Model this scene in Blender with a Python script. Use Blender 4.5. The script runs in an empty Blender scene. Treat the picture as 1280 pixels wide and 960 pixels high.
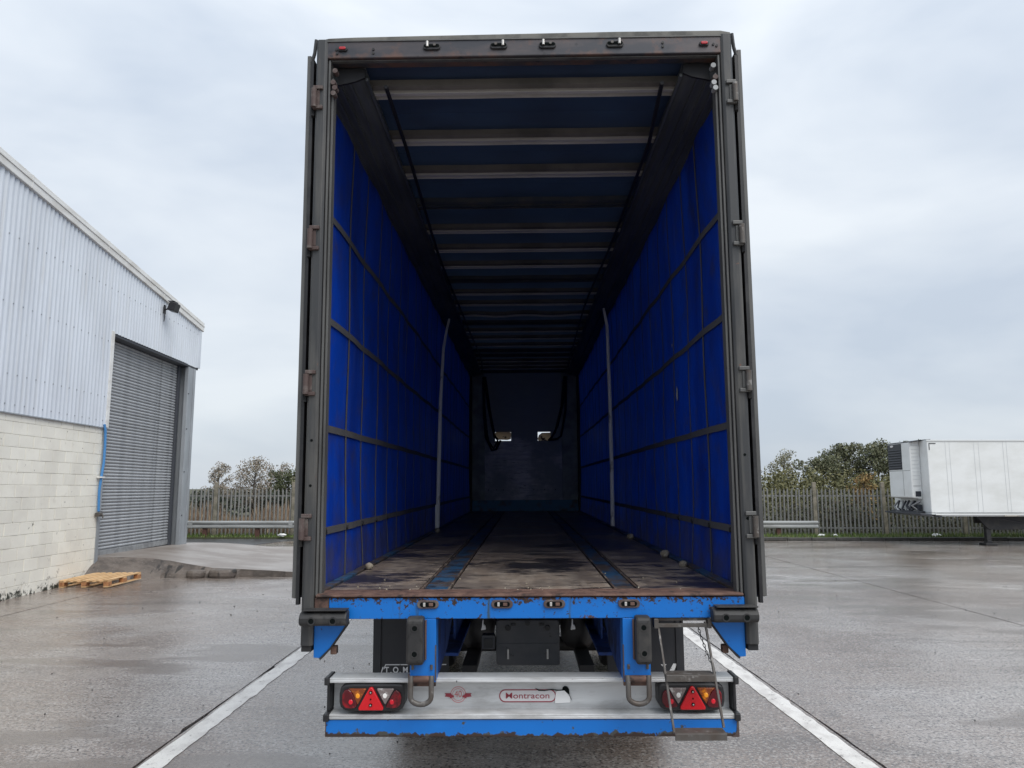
import bpy, math, random
from mathutils import Vector, Matrix, Euler
R = math.radians
rnd = random.Random(7)
S = bpy.context.scene
COL = S.collection

# ------------------------------------------------------------------ camera
cam_d = bpy.data.cameras.new('camera'); cam = bpy.data.objects.new('camera', cam_d); COL.objects.link(cam)
cam_d.sensor_width = 36.0; cam_d.lens = 27.056; cam_d.clip_start = .05; cam_d.clip_end = 3000
cam.location = (0, 0, 1.95); cam.rotation_euler = (R(97.7), 0, 0)
S.camera = cam

# ------------------------------------------------------------------ sky, sun, exposure
SUN_EL, SUN_AZ = R(52), R(142)        # high, soft, from behind the camera
w = bpy.data.worlds.new('World'); S.world = w; w.use_nodes = True
nt = w.node_tree; nt.nodes.clear()
def wn(t, **k):
    n = nt.nodes.new(t)
    for a, b in k.items(): setattr(n, a, b)
    return n
out = wn('ShaderNodeOutputWorld'); bg = wn('ShaderNodeBackground'); bg.inputs[1].default_value = .1
sky = wn('ShaderNodeTexSky', sky_type='NISHITA', sun_disc=False, sun_elevation=SUN_EL, sun_rotation=SUN_AZ)
tc = wn('ShaderNodeTexCoord'); mp = wn('ShaderNodeMapping'); mp.inputs['Scale'].default_value = (1.3, 1.3, 3.4)
mp.inputs['Location'].default_value = (.35, .1, .55)
no = wn('ShaderNodeTexNoise'); no.inputs['Scale'].default_value = 1.7; no.inputs['Detail'].default_value = 5; no.inputs['Roughness'].default_value = .5
no.inputs['Distortion'].default_value = .25
cr = wn('ShaderNodeValToRGB'); e = cr.color_ramp.elements
e[0].position = .36; e[0].color = (.53, .595, .685, 1); e[1].position = .66; e[1].color = (.76, .805, .85, 1)
sx = wn('ShaderNodeSeparateXYZ'); mr = wn('ShaderNodeMapRange'); mr.inputs[1].default_value = 0; mr.inputs[2].default_value = 1
mr.inputs[3].default_value = 5.7; mr.inputs[4].default_value = 9.2
vm = wn('ShaderNodeVectorMath', operation='SCALE'); mx = wn('ShaderNodeMix', data_type='RGBA'); mx.inputs[0].default_value = .93
L = nt.links.new
L(tc.outputs['Generated'], mp.inputs[0]); L(mp.outputs[0], no.inputs['Vector']); L(no.outputs['Fac'], cr.inputs[0])
L(tc.outputs['Generated'], sx.inputs[0]); L(sx.outputs['Z'], mr.inputs[0])
L(cr.outputs[0], vm.inputs[0]); L(mr.outputs[0], vm.inputs['Scale'])
L(sky.outputs[0], mx.inputs[6]); L(vm.outputs[0], mx.inputs[7]); L(mx.outputs[2], bg.inputs[0]); L(bg.outputs[0], out.inputs[0])
sun_d = bpy.data.lights.new('sun', 'SUN'); sun_d.energy = 1.5; sun_d.angle = R(45); sun_d.color = (1, .97, .93)
sun = bpy.data.objects.new('sun', sun_d); COL.objects.link(sun)
sdir = Vector((math.sin(SUN_AZ)*math.cos(SUN_EL), math.cos(SUN_AZ)*math.cos(SUN_EL), math.sin(SUN_EL)))
sun.rotation_euler = sdir.to_track_quat('Z', 'Y').to_euler()
S.cycles.max_bounces = 12; S.cycles.diffuse_bounces = 8
S.view_settings.view_transform = 'Standard'; S.view_settings.look = 'None'
S.view_settings.exposure = 0.8; S.view_settings.gamma = 1.0

# ------------------------------------------------------------------ materials
def mat(name, base, rough=.5, metal=0., layers=(), bump=None, spec=.5, rvar=None, trans=None, island=None, orand=0.):
    """layers: dicts c, s(scale), lo, hi, st(stretch), d(detail), g(axis,a,b,weight), r(rough)"""
    m = bpy.data.materials.new(name); m.use_nodes = True
    t = m.node_tree; t.nodes.clear(); ln = t.links.new
    o = t.nodes.new('ShaderNodeOutputMaterial'); p = t.nodes.new('ShaderNodeBsdfPrincipled')
    p.inputs['Metallic'].default_value = metal; p.inputs['Specular IOR Level'].default_value = spec
    tcn = t.nodes.new('ShaderNodeTexCoord'); co = tcn.outputs['Object']
    def noise(scale, st=(1, 1, 1), d=4, rg=.6, off=0):
        mpn = t.nodes.new('ShaderNodeMapping'); mpn.inputs['Scale'].default_value = st
        mpn.inputs['Location'].default_value = (off, off*.7, off*1.3)
        ln(co, mpn.inputs[0]); n = t.nodes.new('ShaderNodeTexNoise')
        n.inputs['Scale'].default_value = scale; n.inputs['Detail'].default_value = d; n.inputs['Roughness'].default_value = rg
        ln(mpn.outputs[0], n.inputs['Vector']); return n.outputs['Fac']
    rgb = t.nodes.new('ShaderNodeRGB'); rgb.outputs[0].default_value = (*base, 1); cur = rgb.outputs[0]
    if island:
        g = t.nodes.new('ShaderNodeNewGeometry'); ramp = t.nodes.new('ShaderNodeValToRGB')
        els = ramp.color_ramp.elements
        for i, c in enumerate(island):
            el = els[i] if i < 2 else els.new(.5)
            el.color = (*c, 1)
        for i, el in enumerate(list(els)): el.position = i/(len(island)-1)
        for i, c in enumerate(island): els[i].color = (*c, 1)
        ln(g.outputs['Random Per Island'], ramp.inputs[0]); cur = ramp.outputs[0]
    rv = t.nodes.new('ShaderNodeValue'); rv.outputs[0].default_value = rough; curR = rv.outputs[0]
    for i, l in enumerate(layers):
        f = noise(l.get('s', 5), l.get('st', (1, 1, 1)), l.get('d', 5), l.get('rg', .6), l.get('off', i*3.1+1))
        for gg in ([l['g']] if 'g' in l else l.get('gs', [])):
            ax, a, b, wgt = gg
            sp = t.nodes.new('ShaderNodeSeparateXYZ'); ln(co, sp.inputs[0])
            m2 = t.nodes.new('ShaderNodeMapRange'); m2.inputs[1].default_value = a; m2.inputs[2].default_value = b
            m2.inputs[3].default_value = 0; m2.inputs[4].default_value = wgt
            ln(sp.outputs[ax], m2.inputs[0]); ad = t.nodes.new('ShaderNodeMath'); ad.operation = 'ADD'
            ln(f, ad.inputs[0]); ln(m2.outputs[0], ad.inputs[1]); f = ad.outputs[0]
        mr2 = t.nodes.new('ShaderNodeMapRange'); mr2.inputs[1].default_value = l.get('lo', .4); mr2.inputs[2].default_value = l.get('hi', .6)
        mr2.inputs[3].default_value = 0; mr2.inputs[4].default_value = l.get('a', 1)
        ln(f, mr2.inputs[0]); f = mr2.outputs[0]
        if 'c' in l:
            mxn = t.nodes.new('ShaderNodeMix'); mxn.data_type = 'RGBA'
            ln(f, mxn.inputs[0]); ln(cur, mxn.inputs[6]); mxn.inputs[7].default_value = (*l['c'], 1); cur = mxn.outputs[2]
        if 'r' in l:
            mf = t.nodes.new('ShaderNodeMix'); mf.data_type = 'FLOAT'
            ln(f, mf.inputs[0]); ln(curR, mf.inputs[2]); mf.inputs[3].default_value = l['r']; curR = mf.outputs[0]
    if orand:
        oi = t.nodes.new('ShaderNodeObjectInfo'); m3 = t.nodes.new('ShaderNodeMapRange'); m3.inputs[3].default_value = 1-orand; m3.inputs[4].default_value = 1+orand*.6
        ln(oi.outputs['Random'], m3.inputs[0]); hv = t.nodes.new('ShaderNodeHueSaturation'); ln(m3.outputs[0], hv.inputs['Value']); ln(cur, hv.inputs['Color']); cur = hv.outputs[0]
    ln(cur, p.inputs['Base Color']); ln(curR, p.inputs['Roughness'])
    if bump:
        prev = None
        for b in (bump if isinstance(bump, list) else [bump]):
            bn = t.nodes.new('ShaderNodeBump'); bn.inputs['Strength'].default_value = b[1]; bn.inputs['Distance'].default_value = b[2] if len(b) > 2 else .01
            ln(noise(b[0], b[3] if len(b) > 3 else (1, 1, 1), 5), bn.inputs['Height'])
            if prev: ln(prev, bn.inputs['Normal'])
            prev = bn.outputs[0]
        ln(prev, p.inputs['Normal'])
    sh = p.outputs[0]
    if trans:
        tr = t.nodes.new('ShaderNodeBsdfTranslucent'); ln(cur, tr.inputs[0])
        ms = t.nodes.new('ShaderNodeMixShader'); ms.inputs[0].default_value = trans
        ln(sh, ms.inputs[1]); ln(tr.outputs[0], ms.inputs[2]); sh = ms.outputs[0]
    ln(sh, o.inputs[0]); return m

RUST = (.085, .045, .03); DRUST = (.04, .024, .019)
M = {}
M['blue'] = mat('blue_paint', (.001, .150, .54), .38, layers=[
    dict(c=(.002, .135, .50), s=3, lo=.4, hi=.75, a=.6), dict(c=(.02, .09, .25), s=9, st=(1, 1, .35), lo=.62, hi=.72, a=.5),
    dict(c=DRUST, s=26, lo=.685, hi=.71, r=.85)], bump=(30, .12, .004))
M['blue_beam'] = mat('blue_beam_paint', (.001, .150, .54), .38, layers=[
    dict(c=(.002, .135, .50), s=3, lo=.4, hi=.75, a=.6),
    dict(c=(.035, .06, .055), s=8, st=(1.4, 1, .1), lo=.63, hi=.69, a=.85),
    dict(c=DRUST, s=34, lo=.62, hi=.65, r=.85, rg=.7, gs=[(2, -.06, -.008, .17), (2, -.118, -.13, .10)]),
    dict(c=(.075, .04, .028), s=9, lo=.64, hi=.67, r=.85, rg=.75, off=22.3, gs=[(2, -.06, -.012, .05)])], bump=(30, .15, .004))
M['blue_guard'] = mat('blue_guard_paint', (.001, .150, .54), .4, layers=[
    dict(c=(.002, .135, .49), s=3, lo=.4, hi=.75, a=.6),
    dict(c=(.06, .06, .055), s=14, lo=.64, hi=.68, r=.8, g=(2, -.755, -.79, .30)),
    dict(c=DRUST, s=18, lo=.68, hi=.71, r=.85, g=(2, -.755, -.788, .30), off=9)], bump=(30, .15, .004))
M['blue_dark'] = mat('blue_chassis_paint', (.004, .05, .26), .5, layers=[dict(c=(.02, .02, .025), s=4, lo=.45, hi=.62, a=.85, r=.8), dict(c=RUST, s=16, lo=.68, hi=.7)])
M['hinge'] = mat('rusty_hinge', (.075, .05, .046), .7, layers=[dict(c=(.14, .12, .11), s=14, lo=.5, hi=.66)])
M['rust'] = mat('rusty_steel', (.10, .055, .042), .75, layers=[dict(c=(.17, .10, .075), s=14, lo=.45, hi=.6, a=.8), dict(c=(.03, .02, .018), s=9, lo=.55, hi=.65)], bump=(40, .4, .004))
M['post'] = mat('grey_post_steel', (.047, .049, .052), .5, .25, layers=[dict(c=(.12, .115, .105), s=2.5, st=(4, 4, .4), lo=.46, hi=.7, gs=[(2, 1.9, .6, .06)]), dict(c=(.04, .04, .042), s=5, st=(2, 2, .3), lo=.55, hi=.7, a=.7), dict(c=(.16, .08, .05), s=24, lo=.7, hi=.72)], bump=(60, .08, .003))
M['post_light'] = mat('weather_strip', (.115, .115, .112), .5, .2, layers=[dict(c=(.07, .07, .07), s=6, st=(2, 2, .3), lo=.45, hi=.7)])
M['header'] = mat('header_steel', (.042, .044, .054), .45, .2, layers=[dict(c=(.085, .072, .075), s=3, st=(.5, 1, 2), lo=.42, hi=.62), dict(c=(.13, .075, .06), s=8, lo=.55, hi=.75, g=(2, 3.29, 3.245, .09)), dict(c=(.03, .03, .035), s=12, lo=.62, hi=.7)], bump=(50, .1, .003))
M['roofcap'] = mat('roof_cap', (.15, .145, .13), .6, layers=[dict(c=(.06, .06, .055), s=4, lo=.45, hi=.6)])
M['black'] = mat('black_plastic', (.012, .012, .014), .45, layers=[dict(c=(.03, .03, .032), s=8, lo=.5, hi=.7, r=.6)])
M['rubber'] = mat('buffer_rubber', (.022, .022, .023), .6, layers=[dict(c=(.05, .047, .044), s=9, lo=.45, hi=.7, r=.75), dict(c=(.012, .012, .012), s=30, lo=.6, hi=.66)], bump=(45, .2, .004))
M['dark'] = mat('dark_underbody', (.014, .015, .018), .6, layers=[dict(c=(.035, .033, .03), s=5, lo=.5, hi=.7)])
M['panelgrey'] = mat('grey_plate', (.045, .048, .055), .55, layers=[dict(c=(.075, .075, .078), s=4, lo=.42, hi=.65), dict(c=(.02, .02, .02), s=20, lo=.64, hi=.68)], bump=(25, .15, .003))
M['flap'] = mat('mudflap_rubber', (.018, .02, .026), .5, layers=[dict(c=(.035, .036, .04), s=3, lo=.45, hi=.65, r=.7)])
M['alu'] = mat('aluminium_profile', (.62, .635, .645), .42, .15, layers=[dict(c=(.33, .33, .335), s=2.5, st=(.6, 1, 6), lo=.45, hi=.7, a=.7), dict(c=(.22, .2, .18), s=40, lo=.69, hi=.72, a=.8), dict(c=(.25, .24, .23), s=5, st=(1, 1, 3), lo=.5, hi=.75, a=.6, g=(2, -.61, -.70, .12))], bump=(60, .05, .002))
M['alu_bow'] = mat('roof_bow_alloy', (.60, .58, .56), .42, .3, layers=[dict(c=(.36, .34, .31), s=5, st=(.5, 1, 1), lo=.5, hi=.72, a=.6)])
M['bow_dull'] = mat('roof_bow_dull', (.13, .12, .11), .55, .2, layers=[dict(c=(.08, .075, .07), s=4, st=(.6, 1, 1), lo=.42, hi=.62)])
M['bow_dark'] = mat('roof_bow_dark', (.03, .04, .055), .6, layers=[dict(c=(.06, .06, .06), s=5, lo=.45, hi=.65)])
M['cant'] = mat('cant_rail_alloy', (.11, .12, .125), .5, .2, layers=[dict(c=(.07, .078, .085), s=3, st=(2, .4, 2), lo=.4, hi=.6)])
M['curtain'] = mat('blue_curtain_vinyl', (.003, .060, .50), .42, trans=.05, layers=[
    dict(c=(.002, .036, .36), s=2.2, st=(1, 1, .5), lo=.42, hi=.62, a=.7), dict(c=(.03, .085, .46), s=9, st=(1, 1.3, .12), lo=.55, hi=.72, a=.5), dict(c=(.12, .17, .5), s=26, st=(1, 2, .25), lo=.67, hi=.70, a=.5), dict(c=(.012, .03, .2), s=1.3, st=(1, 2, 1), lo=.5, hi=.7, a=.6),
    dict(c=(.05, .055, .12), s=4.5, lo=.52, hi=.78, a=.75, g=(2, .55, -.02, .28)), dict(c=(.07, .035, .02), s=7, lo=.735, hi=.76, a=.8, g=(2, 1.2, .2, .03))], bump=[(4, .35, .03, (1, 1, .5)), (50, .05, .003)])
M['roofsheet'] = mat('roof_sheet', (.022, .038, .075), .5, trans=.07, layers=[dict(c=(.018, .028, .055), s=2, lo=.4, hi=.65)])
M['web'] = mat('grey_webbing', (.088, .088, .094), .75, layers=[dict(c=(.11, .105, .10), s=8, st=(1, 1, 1), lo=.5, hi=.7), dict(c=(.05, .035, .03), s=22, lo=.62, hi=.68)])
M['pole'] = mat('pale_pole', (.84, .83, .80), .5, .0, layers=[dict(c=(.2, .17, .13), s=6, st=(1, 1, .5), lo=.56, hi=.68)])
M['ply'] = mat('floor_plywood', (.225, .178, .14), .55, layers=[
    dict(c=(.33, .28, .23), s=4, st=(2.2, .3, 1), lo=.45, hi=.62, a=.7), dict(c=(.11, .09, .08), s=2.6, st=(1.0, 1, 1), lo=.47, hi=.60, a=.75, r=.45),
    dict(c=(.018, .018, .026), s=1.25, st=(.8, 1.1, 1), lo=.525, hi=.60, r=.30, a=.92, rg=.72, gs=[(0, .55, .75, .06), (0, -.55, -.75, .06)]), dict(c=(.022, .02, .02), s=6, st=(.8, 2.8, 1), lo=.58, hi=.62, r=.35),
    dict(c=(.30, .27, .235), s=38, st=(1, 1, 1), lo=.71, hi=.73)], bump=[(60, .35, .003, (3, .3, 1)), (8, .3, .01)])
M['lane'] = mat('worn_blue_steel', (.03, .095, .19), .5, .1, layers=[dict(c=(.085, .068, .056), s=4, st=(1, .6, 1), lo=.43, hi=.56), dict(c=(.02, .03, .05), s=7, lo=.52, hi=.64), dict(c=RUST, s=13, lo=.6, hi=.66)], bump=(30, .2, .004))
M['kick'] = mat('blue_kick_plate', (.05, .22, .38), .55, layers=[dict(c=(.08, .09, .10), s=4, lo=.5, hi=.66)])
M['edge_rust'] = mat('worn_lane_edge', (.085, .055, .042), .7, layers=[dict(c=(.19, .16, .13), s=5, lo=.5, hi=.62), dict(c=(.03, .026, .026), s=3, lo=.5, hi=.6, off=17)])
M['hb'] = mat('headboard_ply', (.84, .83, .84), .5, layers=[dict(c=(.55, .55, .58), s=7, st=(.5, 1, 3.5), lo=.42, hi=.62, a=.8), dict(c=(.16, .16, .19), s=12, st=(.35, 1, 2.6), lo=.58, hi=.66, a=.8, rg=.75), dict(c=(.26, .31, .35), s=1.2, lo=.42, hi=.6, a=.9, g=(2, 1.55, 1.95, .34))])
M['hbside'] = mat('headboard_frame', (.34, .39, .38), .6, layers=[dict(c=(.22, .25, .25), s=3, lo=.4, hi=.6)])
M['cream'] = mat('cream_card', (.80, .70, .56), .7, trans=.45, layers=[dict(c=(.06, .05, .045), s=9, lo=.60, hi=.64)])
M['label'] = mat('grubby_label', (.5, .48, .43), .7, layers=[dict(c=(.18, .15, .13), s=30, lo=.56, hi=.62)])
M['strap'] = mat('black_strap', (.008, .008, .011), .6)
M['red'] = mat('red_reflector', (.60, .008, .016), .25, layers=[dict(c=(.6, .008, .015), s=60, lo=.4, hi=.6)], bump=(220, .15, .002))
M['lens_red'] = mat('red_lens', (.085, .004, .008), .12, layers=[dict(c=(.42, .006, .014), s=11, lo=.50, hi=.70)])
M['lens_amber'] = mat('amber_lens', (.20, .045, .012), .14, layers=[dict(c=(.80, .25, .012), s=13, lo=.50, hi=.66)])
M['lens_clear'] = mat('clear_lens', (.20, .165, .16), .12, layers=[dict(c=(.75, .74, .71), s=13, lo=.52, hi=.66)])
M['glint_red'] = mat('red_lens_glint', (.70, .012, .03), .12)  # three brighter colours for painted highlights on the rear lamp lenses
M['glint_amber'] = mat('amber_lens_glint', (.95, .36, .02), .12)
M['glint_clear'] = mat('clear_lens_glint', (.88, .87, .84), .12)
M['lampred'] = mat('marker_lens', (.42, .03, .04), .25)
M['steel'] = mat('worn_steel', (.105, .097, .09), .5, .3, layers=[dict(c=(.085, .07, .06), s=10, lo=.45, hi=.62), dict(c=(.26, .25, .24), s=18, st=(1, 1, 1), lo=.58, hi=.68)])
M['galv'] = mat('galvanised_steel', (.32, .33, .335), .5, .3, layers=[dict(c=(.22, .225, .23), s=6, lo=.42, hi=.62)])
M['bright'] = mat('bright_metal', (.6, .58, .55), .35, .6)
M['white_print'] = mat('white_print', (.72, .73, .74), .6, layers=[dict(c=(.2, .2, .21), s=40, lo=.60, hi=.66)])
M['red_print'] = mat('dark_red_print', (.30, .035, .055), .55)
M['pink_print'] = mat('faded_red_print', (.55, .14, .15), .6)
M['badge'] = mat('badge_white', (.66, .645, .65), .5)
M['peeled'] = mat('peeled_white_vinyl', (.80, .80, .80), .45)
M['hole'] = mat('dark_hole', (.006, .008, .008), .9, spec=.05)
M['tyre'] = mat('tyre_rubber', (.015, .015, .016), .8)
# yard
CONC = [dict(c=(.27, .22, .185), s=.5, lo=.40, hi=.60, a=.9), dict(c=(.16, .108, .08), s=.20, lo=.48, hi=.62, a=.85, gs=[(0, -3, -9, .07), (0, 9, 16, .06)], off=14),
        dict(c=(.14, .122, .108), s=5, st=(.22, 1.7, 1), lo=.52, hi=.70, a=.5), dict(c=(.10, .075, .062), s=.9, st=(.35, 1.2, 1), lo=.58, hi=.70, a=.65, off=51),
        dict(c=(.07, .06, .055), s=1.3, st=(1, 1, 1), lo=.66, hi=.74, a=.7, off=77),
        dict(c=(.58, .56, .53), s=48, lo=.52, hi=.63, a=.45, d=2, rg=.5), dict(c=(.035, .03, .028), s=40, lo=.52, hi=.63, a=.75, d=2, rg=.6), dict(c=(.05, .044, .04), s=15, st=(.5, 1.5, 1), lo=.56, hi=.68, a=.5, d=6, rg=.75),
        dict(r=.08, s=.40, lo=.40, hi=.54, a=1, gs=[(0, -3, 5, .14)], off=31), dict(r=.36, s=3.5, st=(.3, 1.6, 1), lo=.52, hi=.70, a=.6, off=41), dict(r=.45, s=40, lo=.54, hi=.7, a=.5), dict(c=(.17, .142, .122), r=.03, s=.75, st=(.35, 1, 1), lo=.60, hi=.65, a=.75, off=63, d=4, gs=[(1, 8, 14, .04)])]
M['concrete'] = mat('wet_concrete', (.36, .33, .305), .30, layers=CONC, spec=1.0, bump=[(26, .20, .007, (.14, 1.7, 1)), (60, .5, .008), (2, .12, .02)])
M['rampc'] = mat('ramp_concrete', (.28, .25, .225), .40, spec=.8, layers=[dict(c=(.19, .155, .13), s=.8, lo=.42, hi=.6), dict(c=(.36, .335, .305), s=2.5, st=(.4, 1, 1), lo=.52, hi=.7, a=.6), dict(c=(.05, .045, .04), s=40, lo=.6, hi=.68, a=.6)], bump=[(40, .4, .008), (6, .3, .02)])
M['rampface'] = mat('broken_concrete', (.13, .108, .092), .6, layers=[dict(c=(.07, .058, .05), s=3, lo=.42, hi=.6), dict(c=(.2, .18, .16), s=25, lo=.58, hi=.68, a=.6), dict(c=(.03, .026, .023), s=1.8, st=(2.5, 1, .6), lo=.60, hi=.64)], bump=[(18, .6, .02), (70, .4, .008)])
M['joint'] = mat('joint_filler', (.022, .021, .02), .7, bump=(30, .5, .01))
M['asphalt'] = mat('wet_asphalt', (.05, .052, .055), .35, layers=[dict(c=(.035, .035, .036), s=3, lo=.4, hi=.6)], bump=(60, .4, .006))
M['line'] = mat('white_line_paint', (.74, .725, .68), .5, layers=[dict(c=(.55, .53, .495), s=6, st=(1, .6, 1), lo=.46, hi=.66), dict(c=(.22, .205, .19), s=13, st=(1, .7, 1), lo=.60, hi=.66, a=.85, rg=.75), dict(c=(.36, .34, .32), s=80, lo=.55, hi=.66, a=.6)], bump=(70, .3, .004))
M['kerb'] = mat('kerb_concrete', (.06, .056, .05), .6, layers=[dict(c=(.03, .03, .026), s=4, lo=.4, hi=.6)])
M['soil'] = mat('rough_ground', (.085, .075, .045), .9, layers=[dict(c=(.05, .06, .025), s=.4, lo=.4, hi=.6)])
M['verge'] = mat('verge_soil', (.05, .055, .022), .9)
M['grass'] = mat('grass_blades', (.06, .12, .02), .6, island=[(.05, .10, .016), (.10, .16, .03), (.15, .17, .05)])
M['drygrass'] = mat('dry_grass', (.25, .18, .1), .8, island=[(.30, .22, .14), (.17, .105, .07), (.36, .28, .19), (.11, .06, .042)])
M['bramble'] = mat('bramble_leaves', (.08, .08, .04), .8, island=[(.03, .042, .022), (.065, .07, .036), (.08, .06, .042), (.022, .03, .018)])
# buildings and the rest
M['clad'] = mat('pale_cladding', (.615, .66, .715), .45, layers=[dict(c=(.55, .59, .64), s=1.2, st=(1, 1, .3), lo=.42, hi=.65), dict(c=(.50, .51, .51), s=3, st=(1, 3, .15), lo=.54, hi=.72, a=.5), dict(c=(.35, .36, .36), s=20, st=(1, 1, .5), lo=.72, hi=.74)])
M['fascia'] = mat('verge_flashing', (.72, .72, .70), .5, layers=[dict(c=(.58, .565, .53), s=1.5, st=(1, 1, 3), lo=.45, hi=.65)])
M['block'] = mat('cream_painted_block', (.82, .80, .71), .75, orand=.07, layers=[
    dict(c=(.76, .735, .65), s=1.6, lo=.42, hi=.62), dict(c=(.52, .49, .41), s=5, lo=.62, hi=.76, a=.5), dict(c=(.20, .175, .15), s=6, st=(1, 1, 1), lo=.72, hi=.80, a=.75, rg=.75, g=(2, .95, .05, .17)),
    dict(c=(.035, .038, .026), s=8, lo=.66, hi=.74, rg=.7, g=(2, .20, .02, .24))], bump=[(35, .35, .008), (5, .25, .015)])
M['mortar'] = mat('painted_mortar', (.54, .52, .45), .8, layers=[dict(c=(.16, .14, .12), s=2.2, lo=.60, hi=.70, a=.8)])
M['shutter'] = mat('steel_shutter', (.38, .395, .41), .45, .2, orand=.12, layers=[dict(c=(.30, .315, .33), s=2.2, st=(1, 2, .8), lo=.42, hi=.64), dict(c=(.09, .095, .10), s=2.6, st=(1, 1, 2.4), lo=.58, hi=.70, a=.8, g=(1, 19.4, 21.2, .07)), dict(c=(.5, .52, .54), s=9, st=(1, .4, 2), lo=.62, hi=.7, a=.6)])
M['column'] = mat('grey_steel_column', (.36, .385, .405), .5, .3, layers=[dict(c=(.28, .30, .32), s=2, st=(1, 1, .3), lo=.4, hi=.6)])
M['soffit'] = mat('dark_soffit', (.05, .055, .065), .6)
M['hose'] = mat('blue_hose', (.06, .22, .48), .5)
M['pine'] = mat('pallet_pine', (.64, .43, .23), .7, layers=[dict(c=(.50, .31, .15), s=7, st=(1, .3, 1), lo=.42, hi=.62), dict(c=(.58, .38, .18), s=16, st=(2, .3, 1), lo=.56, hi=.68)])
M['pine_block'] = mat('pallet_block', (.42, .20, .085), .75, layers=[dict(c=(.22, .09, .04), s=14, lo=.45, hi=.6)])
M['reefer'] = mat('white_trailer_panel', (.74, .76, .755), .35, layers=[dict(c=(.66, .675, .66), s=1, st=(1, 1, 2), lo=.4, hi=.65)])
M['reefer_trim'] = mat('light_trim', (.60, .62, .62), .4)
M['grille'] = mat('dark_grille', (.012, .015, .024), .45)
M['pale'] = mat('galvanised_pale', (.245, .245, .235), .55, .2, layers=[dict(c=(.17, .17, .16), s=3, st=(3, 3, .6), lo=.42, hi=.64), dict(c=(.13, .12, .09), s=6, lo=.60, hi=.7, a=.7)])
M['cpost'] = mat('concrete_post', (.24, .215, .17), .85, layers=[dict(c=(.14, .13, .095), s=4, lo=.42, hi=.62)])
M['barrier'] = mat('galvanised_barrier', (.36, .37, .365), .5, .25, layers=[dict(c=(.24, .24, .23), s=2, st=(.4, 1, 2), lo=.45, hi=.65)])
M['wood'] = mat('brown_post', (.085, .04, .03), .8)
M['bark'] = mat('tree_bark', (.13, .115, .10), .9, layers=[dict(c=(.06, .05, .045), s=3, lo=.42, hi=.6)])
M['litter'] = mat('white_litter', (.75, .75, .73), .6)
M['stone'] = mat('pale_stone', (.38, .34, .27), .8, layers=[dict(c=(.24, .2, .15), s=20, lo=.45, hi=.6)])

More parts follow.
